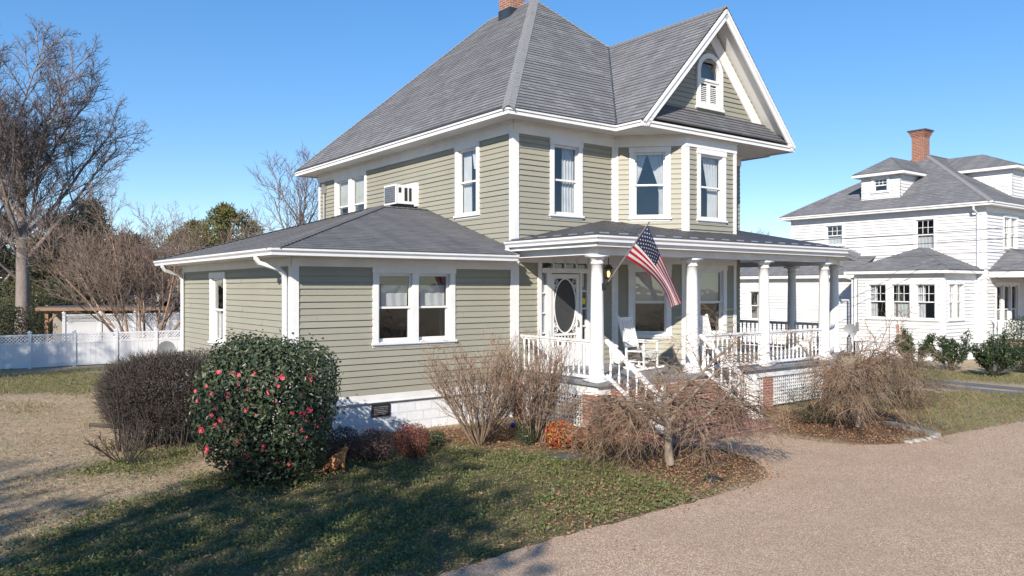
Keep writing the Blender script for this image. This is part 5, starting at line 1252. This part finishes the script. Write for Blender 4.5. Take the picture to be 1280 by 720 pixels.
stone('dark_rag', 'small black crumpled thing lying in the leaf litter near the driveway', 'rag', gpos(893, 601), .16, .10, .08, 'rubber', 5)
for i, (px, py, lb) in enumerate(((1137, 554, 'westernmost white edging rock of the row where the bed meets the driveway'), (1146, 552.5, 'second white edging rock of the row, next to the leftmost one'), (1154, 551.5, 'middle white edging rock of the row beside the driveway'), (1161, 549.5, 'fourth white edging rock, just before the end of the row'), (1168, 547, 'last white edging rock, touching the end of the concrete edging'))):
    stone('edging_rock', lb.replace('westernmost', 'leftmost'), 'rock', gpos(px, py), .10, .065, .05, 'rock', 20+i, 'white edging rocks by the driveway')
p, q = G(1112, 531), G(1172, 546); mb = MB(); mb.beam((p.x, p.y, .03), (q.x, q.y, .03), .16, .1); tag(mb.build('edging_kerb', M['concrete'], None), 'grey concrete edging strip between leaf bed and right lawn', 'edging')
# cables to the neighbour side and their pole
pole = thing('utility_pole', 'wooden utility pole carrying the cables, just right of the picture', 'utility pole', (26.5, 30.3, 0))
mb = MB(); mb.tube([(0, 0, -.3), (0, 0, 8)], [.15, .11], n=12); mb.build('post', M['bark'], pole)
for z0, z1, lb in ((6.0, 4.55, 'upper black cable crossing in front of the white neighbouring house'), (5.55, 4.25, 'lower black cable crossing in front of the white neighbouring house'), (4.95, 3.95, 'faint lowest cable crossing in front of the white neighbouring house')):
    a, b_ = Vector((26.4, 30.2, z0)), hw(8.42, 9.0, z1); mb = MB(); mb.tube([a.lerp(b_, t/16)-Vector((0, 0, .30*4*(t/16)*(1-t/16))) for t in range(17)], .014 if z0 > 5 else .008, n=5); tag(mb.build('overhead_cable', M['rubber'], None), lb, 'cable', 'overhead cables')
# ------------------------------------------------------------------ cat
def skin(name, verts, edges, radii, mat, parent, sub=2):
    me = bpy.data.meshes.new(name); me.from_pydata(verts, edges, []); o = bpy.data.objects.new(name, me); COL.objects.link(o)
    o.modifiers.new('s', 'SKIN'); sv = me.skin_vertices[0].data
    for i, rr in enumerate(radii): sv[i].radius = (rr, rr) if not isinstance(rr, tuple) else rr
    sv[0].use_root = True; m = o.modifiers.new('u', 'SUBSURF'); m.levels = sub; m.render_levels = sub
    dg = bpy.context.evaluated_depsgraph_get(); dg.update(); ev = o.evaluated_get(dg); m2 = bpy.data.meshes.new_from_object(ev)
    bpy.data.objects.remove(o); m2.materials.clear(); m2.materials.append(mat); m2.name = name
    for p in m2.polygons: p.use_smooth = True
    o = bpy.data.objects.new(name, m2); COL.objects.link(o); o.parent = parent; return o
ct = thing('cat', 'orange tabby cat sitting by the camellia, looking to the right', 'cat', at(421, 12.75), math.radians(14))
V = [(-.13, 0, .125), (-.04, 0, .20), (.06, 0, .265), (.115, 0, .335), (.145, 0, .395), (.195, 0, .385),
     (.095, .04, .20), (.105, .042, .10), (.105, .042, .025), (.14, .042, .018), (.095, -.04, .20), (.105, -.042, .10), (.105, -.042, .025), (.14, -.042, .018),
     (-.02, .075, .115), (-.12, .075, .045), (-.02, .08, .022), (-.02, -.075, .115), (-.12, -.075, .045), (-.02, -.08, .022),
     (-.22, 0, .06), (-.31, .03, .03), (-.40, .08, .025)]
Ed = [(0, 1), (1, 2), (2, 3), (3, 4), (4, 5), (2, 6), (6, 7), (7, 8), (8, 9), (2, 10), (10, 11), (11, 12), (12, 13), (0, 14), (14, 15), (15, 16), (0, 17), (17, 18), (18, 19), (0, 20), (20, 21), (21, 22)]
Rd = [.10, .092, .076, .054, .058, .028, .04, .026, .021, .02, .04, .026, .021, .02, .062, .026, .022, .062, .024, .02, .022, .018, .013]
skin('body', V, Ed, Rd, M['cat'], ct)
for s in (-1, 1):
    mb = MB(); mb.lathe([(.020, 0), (.012, .022), (.0, .045)], n=6, cap=False); e_ = mb.build('ear', M['cat'], ct); e_.location = (.135, s*.030, .432); e_.rotation_euler = (s*-.3, .1, 0)
    mb = MB(); mb.lathe([(0, -.008), (.008, 0), (0, .008)], n=8, cap=False); e_ = mb.build('eye', M['black_metal'], ct); e_.location = (.185, s*.024, .405)
# ------------------------------------------------------------------ trees
BIG = [dict(n=7, wig=.05, trop=.05, k=13, t0=.30, ang=(28, 62), lk=(.55, .82), ltap=.25, rk=.42, biglvl=2, taper=.35), dict(n=9, wig=.10, trop=.035, k=10, t0=.2, ang=(25, 52), lk=(.42, .66), ltap=.35, rk=.5, biglvl=2, taper=.3, rmin=.025), dict(n=7, wig=.12, trop=.04, k=8, t0=.2, ang=(25, 50), lk=(.4, .62), ltap=.35, rk=.55, biglvl=2, taper=.35, rmin=.012),
       dict(n=5, wig=.14, trop=.05, k=7, t0=.2, ang=(25, 50), lk=(.42, .66), ltap=.3, rk=.6, biglvl=2, rmin=.010), dict(n=4, wig=.16, trop=.05, k=4, t0=.2, ang=(25, 50), lk=(.4, .7), rk=.7, biglvl=2, rmin=.008), dict(n=2, wig=.16, trop=.05, k=0, ang=(0, 1), lk=(1, 1), biglvl=2)]
def bare_tree(name, label, loc, L, r0, seed, spec=BIG, mats=('bark', 'twig_purple'), group=None, lean=(0, 0, 1), rz=0, fork=None):
    t = thing(name, label, 'tree', (loc[0], loc[1], 0), rz, group); T = Tree(seed)
    T.grow(Vector((0, 0, -.2)), Vector(lean), L, r0, 0, spec)
    if fork: T.grow(Vector(fork[0]), Vector(fork[1]), fork[2], fork[3], 0, spec)
    T.mesh(t, M[mats[0]], M[mats[1]], 8, 3); return t
OK_ = [dict(n=10, wig=.04, trop=.05, k=14, t0=.36, ang=(26, 56), lk=(.55, .82), ltap=.42, rk=.46, biglvl=2, taper=.3), dict(n=12, wig=.085, trop=.035, k=9, t0=.2, ang=(20, 46), lk=(.34, .54), ltap=.4, rk=.5, biglvl=2, taper=.25, rmin=.03), dict(n=7, wig=.12, trop=.05, k=7, t0=.2, ang=(22, 48), lk=(.42, .62), ltap=.3, rk=.55, biglvl=2, taper=.35, rmin=.016),
       dict(n=5, wig=.14, trop=.05, k=6, t0=.2, ang=(22, 48), lk=(.45, .66), ltap=.3, rk=.6, biglvl=2, rmin=.010), dict(n=4, wig=.16, trop=.05, k=3, t0=.2, ang=(22, 48), lk=(.5, .8), rk=.7, biglvl=2, rmin=.008), dict(n=2, wig=.16, trop=.04, k=0, ang=(0, 1), lk=(1, 1), biglvl=2)]
oak = bare_tree('bare_oak', 'huge bare spreading tree with a pale trunk rising behind the fence at the left edge', at(29, 40), 11.0, .33, 107, OK_, lean=(0, 0, 1), fork=((-.42, .35, -.2), (-.015, .02, 1), 9.0, .20)); oak.scale = (1.16, 1.16, 1.08)
SM = [dict(n=6, wig=.06, trop=.06, k=11, t0=.25, ang=(22, 45), lk=(.5, .8), ltap=.3, rk=.5, biglvl=1, taper=.35), dict(n=7, wig=.10, trop=.06, k=8, t0=.2, ang=(22, 45), lk=(.4, .65), rk=.55, biglvl=1, taper=.35, rmin=.012), dict(n=5, wig=.12, trop=.06, k=7, t0=.2, ang=(22, 45), lk=(.4, .65), rk=.6, biglvl=1, rmin=.014), dict(n=4, wig=.14, trop=.06, k=4, t0=.2, ang=(22, 45), lk=(.4, .7), rk=.7, biglvl=1, rmin=.011), dict(n=2, wig=.14, trop=.05, k=0, ang=(0, 1), lk=(1, 1), biglvl=1)]
bare_tree('bare_tree', 'tall bare tree standing behind the left end of the green house', at(378, 46), 7.6, .26, 112, SM)
bare_tree('bare_tree', 'small pale bare tree top showing between the two houses', at(933, 66), 5.6, .16, 113, SM)
bare_tree('bare_tree', 'small reddish bare tree showing at the left end of the neighbouring roof', at(986, 72), 5.2, .16, 114, SM, ('bark', 'twig_purple'))
bare_tree('bare_tree', 'pale bare trunk at the far left edge beyond the fence', at(-14, 50), 9, .32, 115, SM)
MY = [dict(n=8, wig=.06, trop=.02, k=7, t0=.35, ang=(14, 34), lk=(.45, .75), ltap=.3, rk=.5, biglvl=1, taper=.35), dict(n=7, wig=.11, trop=.05, k=8, t0=.2, ang=(18, 42), lk=(.4, .65), rk=.55, biglvl=0, taper=.35, rmin=.008), dict(n=5, wig=.13, trop=.05, k=5, t0=.2, ang=(20, 45), lk=(.42, .65), rk=.6, biglvl=0, rmin=.008), dict(n=3, wig=.14, trop=.05, k=3, t0=.2, ang=(20, 45), lk=(.5, .8), rk=.7, biglvl=0, rmin=.007), dict(n=2, wig=.14, trop=.05, k=0, ang=(0, 1), lk=(1, 1), biglvl=0)]
def myrtle(label, loc, seed, n, L, lean, spread):
    t = thing('bare_crape_myrtle', label, 'tree', (loc[0], loc[1], 0)); T = Tree(seed)
    for i in range(n):
        a = 6.283*(i+T.r.random()*.6)/n; l = math.radians(lean*(.25+.75*T.r.random())); q = spread*T.r.random()
        T.grow(Vector((q*math.cos(a), q*math.sin(a), -.1)), Vector((math.sin(l)*math.cos(a), math.sin(l)*math.sin(a), math.cos(l))), L*T.r.uniform(.8, 1.1), .075*T.r.uniform(.6, 1.1), 0, MY)
    T.mesh(t, M['myrtle'], M['myrtle_twig'], 6, 3)
myrtle('bare multi trunk tree with orange brown bark fanning out behind the fence', at(182, 33.5), 121, 14, 4.9, 50, .6)
# evergreens
def evergreen(name, label, loc, h, rad, base, mat, seed, nc=60, nl=110, L=.34, flat=.7, group=None, top=.35):
    t = thing(name, label, 'tree', (loc[0], loc[1], 0), 0, group); r = np.random.default_rng(seed); C = []
    while len(C) < nc:
        z = r.uniform(base, h); f = (z-base)/(h-base); w = rad*math.sin(math.pi*min(.97, top+(1-top)*f)**1.1)**.75 if f > 0 else rad*.5
        a = r.uniform(0, 6.283); q = w*math.sqrt(r.uniform(.05, 1)); C.append((q*math.cos(a), q*math.sin(a), z))
    C = np.array(C); cr = r.uniform(.14, .30, nc)*rad
    d = rand_dirs(r, nc*nl, .15); P = np.repeat(C, nl, 0)+d*np.array([1, 1, flat])*(np.repeat(cr, nl)*r.uniform(.35, 1.05, nc*nl))[:, None]
    D = unit(d+rand_dirs(r, nc*nl)*.7+np.array([0, 0, .3])); V, Fc = leaf_arrays(P, D, rand_dirs(r, nc*nl), L*r.uniform(.6, 1.2, nc*nl), L*.32*r.uniform(.7, 1.2, nc*nl), .15); np_mesh('crown', V, Fc, M[mat], t)
    tr = [(np.array([0, 0, -.2]), np.array([.1, 0, h*.9]), .028*h, .008*h)]+[(np.array([.05, 0, max(base*.8, c[2]*.8)]), c, .05, .02) for c in C[::2]]
    V, Fc = prisms([a for a, *_ in tr], [b_ for _, b_, *_ in tr], [c for *_, c, _ in tr], [c for *_, c in tr], 6); np_mesh('trunk', V, Fc, M['bark'], t); return t
bk = 'evergreen trees beyond the fences'
evergreen('pine_tree', 'sunlit yellow green pine crown above the roof of the wing', at(285, 58), 8.9, 2.9, 3.6, 'pine', 131, 70, 130, .30, group=bk)
evergreen('pine_tree', 'lower yellow green pine crown left of the sunlit one, behind brown twigs', at(245, 62), 8.0, 3.0, 3.0, 'pine', 132, 60, 120, .30, group=bk)
evergreen('pine_tree', 'dark round pine crown rising behind the bare multi trunk trees', at(113, 57), 9.0, 3.0, 2.0, 'pine_dark', 133, 70, 120, .32, group=bk)
evergreen('pine_tree', 'dark green pine just right of the big bare trunk', at(74, 60), 8.2, 3.8, 1.0, 'pine_dark', 134, 80, 120, .34, group=bk)
evergreen('pine_tree', 'dark evergreen at the left edge behind the big bare trunk', at(-8, 58), 8.0, 4.6, .5, 'pine_dark', 135, 90, 120, .36, group=bk)
evergreen('pine_tree', 'distant dark pine filling the gap behind the brown multi trunk trees', at(165, 75), 7.6, 4.6, .5, 'pine_dark', 136, 80, 120, .40, group=bk)
evergreen('pine_tree', 'distant low pine behind the left end of the green house', at(340, 80), 6.0, 4.6, .3, 'pine', 137, 70, 110, .40, group=bk)
evergreen('pine_tree', 'dense dark evergreen directly behind the timber carport', at(100, 52), 7.4, 3.2, .3, 'pine_dark', 141, 80, 120, .32, group=bk)
evergreen('pine_tree', 'low dark evergreen between the carport and the multi trunk tree', at(150, 54), 6.2, 3.0, .3, 'pine_dark', 142, 70, 110, .32, group=bk)
evergreen('pine_tree', 'dark evergreen filling the gap just right of the pale trunk base', at(58, 49), 6.0, 2.6, .3, 'pine_dark', 143, 70, 110, .32, group=bk)
evergreen('magnolia_tree', 'broad low glossy magnolia behind the timber carport', at(78, 46), 3.3, 2.4, .3, 'magnolia', 138, 60, 100, .22)
bush('juniper_bush', 'dark shaggy evergreen bush behind the left end of the near fence', 'bush', at(0, 31.5), 1.5, 1.2, 2.3, 6000, .12, .05, 'pine_dark', 139, amp=.25)
bush('juniper_bush', 'brown green scrubby bush between the big bare trunk and the carport', 'bush', at(30, 43), 1.8, 1.4, 3.4, 7000, .12, .05, 'azalea', 140, amp=.3)
# far woods all round the horizon
r = np.random.default_rng(150); k = 26000; a = r.uniform(-1.25, 1.1, k); d = r.uniform(95, 150, k); hgt = 5.5+2.2*np.sin(a*17)+1.4*np.sin(a*41+1)
z = hgt*r.uniform(0, 1, k)**.8; P = np.stack([np.sin(a)*d, np.cos(a)*d, z], 1)
V, Fc = leaf_arrays(P, rand_dirs(r, k, .4), rand_dirs(r, k), r.uniform(.6, 1.5, k), r.uniform(.4, 1.0, k), .2); structure(np_mesh('far_woodland', V, Fc, M['far_wood']), 'stuff')
# trees on the street side behind the camera: their shade falls across the lawn
sh = 'street trees behind the viewer'
ev = evergreen('street_pine', 'tall pine on the street side, its shade lying over the front lawn', (-7.0, -5.2), 11.0, 2.5, 4.6, 'pine_dark', 161, 34, 33, .42, group=sh)
def clone(src, label, loc, rz, s):
    c = copy_tree(src); c.location = (*loc, 0); c.rotation_euler = (0, 0, rz); c.scale = (s, s, s); c['label'] = label; c['group'] = sh; return c
clone(oak, 'bare street tree whose branches shade the left lawn and fence', (-21.6, 16.8), 1.1, .66)
clone(oak, 'bare street tree throwing streaks of shade over the left lawn', (-12.6, -1.6), 2.3, .55)
clone(ev, 'second tall pine on the street side shading the lower left lawn', (-12.5, -3.2), 1.4, .62)
clone(ev, 'third tall pine on the street side shading the camellia', (-9.5, -4.8), 2.9, .95)
clone(ev, 'fourth pine on the street side, its shade ending near the middle of the front lawn', (-5.5, -4.7), .9, .86)
clone(ev, 'pine left of the viewer drawing a band of shade across the dry lawn', (-17.2, 3.6), 1.9, .72)
clone(ev, 'small pine left of the viewer drawing a lower band of shade on the dry lawn', (-14.6, .2), .6, .6)
# ------------------------------------------------------------------ light, sky, camera
L = Vector((CU*1.5-SU*1.09, SU*1.5+CU*1.09, -1.0)).normalized()
sd = bpy.data.lights.new('sun', 'SUN'); sd.energy = 4.3; sd.angle = math.radians(.53); sd.color = (1, .91, .79)
so = bpy.data.objects.new('sun', sd); COL.objects.link(so); so.rotation_euler = L.to_track_quat('-Z', 'Y').to_euler(); so.location = (-8, -20, 20)
w = bpy.data.worlds.new('World'); S.world = w; w.use_nodes = True; nt = w.node_tree
sky = nt.nodes.new('ShaderNodeTexSky'); sky.sky_type = 'NISHITA'; sky.sun_disc = False; sky.sun_elevation = math.asin(-L.z); sky.sun_rotation = math.atan2(-L.x, -L.y) % (2*math.pi)
sky.air_density = .7; sky.dust_density = 0; sky.ozone_density = 1.5; sky.altitude = 0
bg = nt.nodes['Background']; bg.inputs[1].default_value = .15; gm_ = nt.nodes.new('ShaderNodeGamma'); gm_.inputs[1].default_value = .62; nt.links.new(sky.outputs[0], gm_.inputs[0]); hs_ = nt.nodes.new('ShaderNodeHueSaturation'); hs_.inputs['Saturation'].default_value = 1.66; hs_.inputs['Hue'].default_value = .506; hs_.inputs['Value'].default_value = 1.38; nt.links.new(gm_.outputs[0], hs_.inputs['Color']); nt.links.new(hs_.outputs[0], bg.inputs[0])
cd = bpy.data.cameras.new('camera'); cd.sensor_width = 36; cd.lens = F/1280*36; cd.clip_end = 6000; cd.clip_start = .1
co = bpy.data.objects.new('camera', cd); COL.objects.link(co); co.location = (0, 0, HC); co.rotation_euler = (math.radians(90), 0, 0); S.camera = co
S.view_settings.view_transform = 'Standard'; S.view_settings.look = 'None'; S.view_settings.exposure = .75; S.view_settings.gamma = 1; S.view_settings.use_curve_mapping = False
S.cycles.max_bounces = 8; S.cycles.diffuse_bounces = 3; S.cycles.glossy_bounces = 3; S.cycles.transmission_bounces = 4; S.cycles.transparent_max_bounces = 16
S.cycles.caustics_reflective = False; S.cycles.caustics_refractive = False; S.cycles.use_denoising = True; S.cycles.sample_clamp_indirect = 6
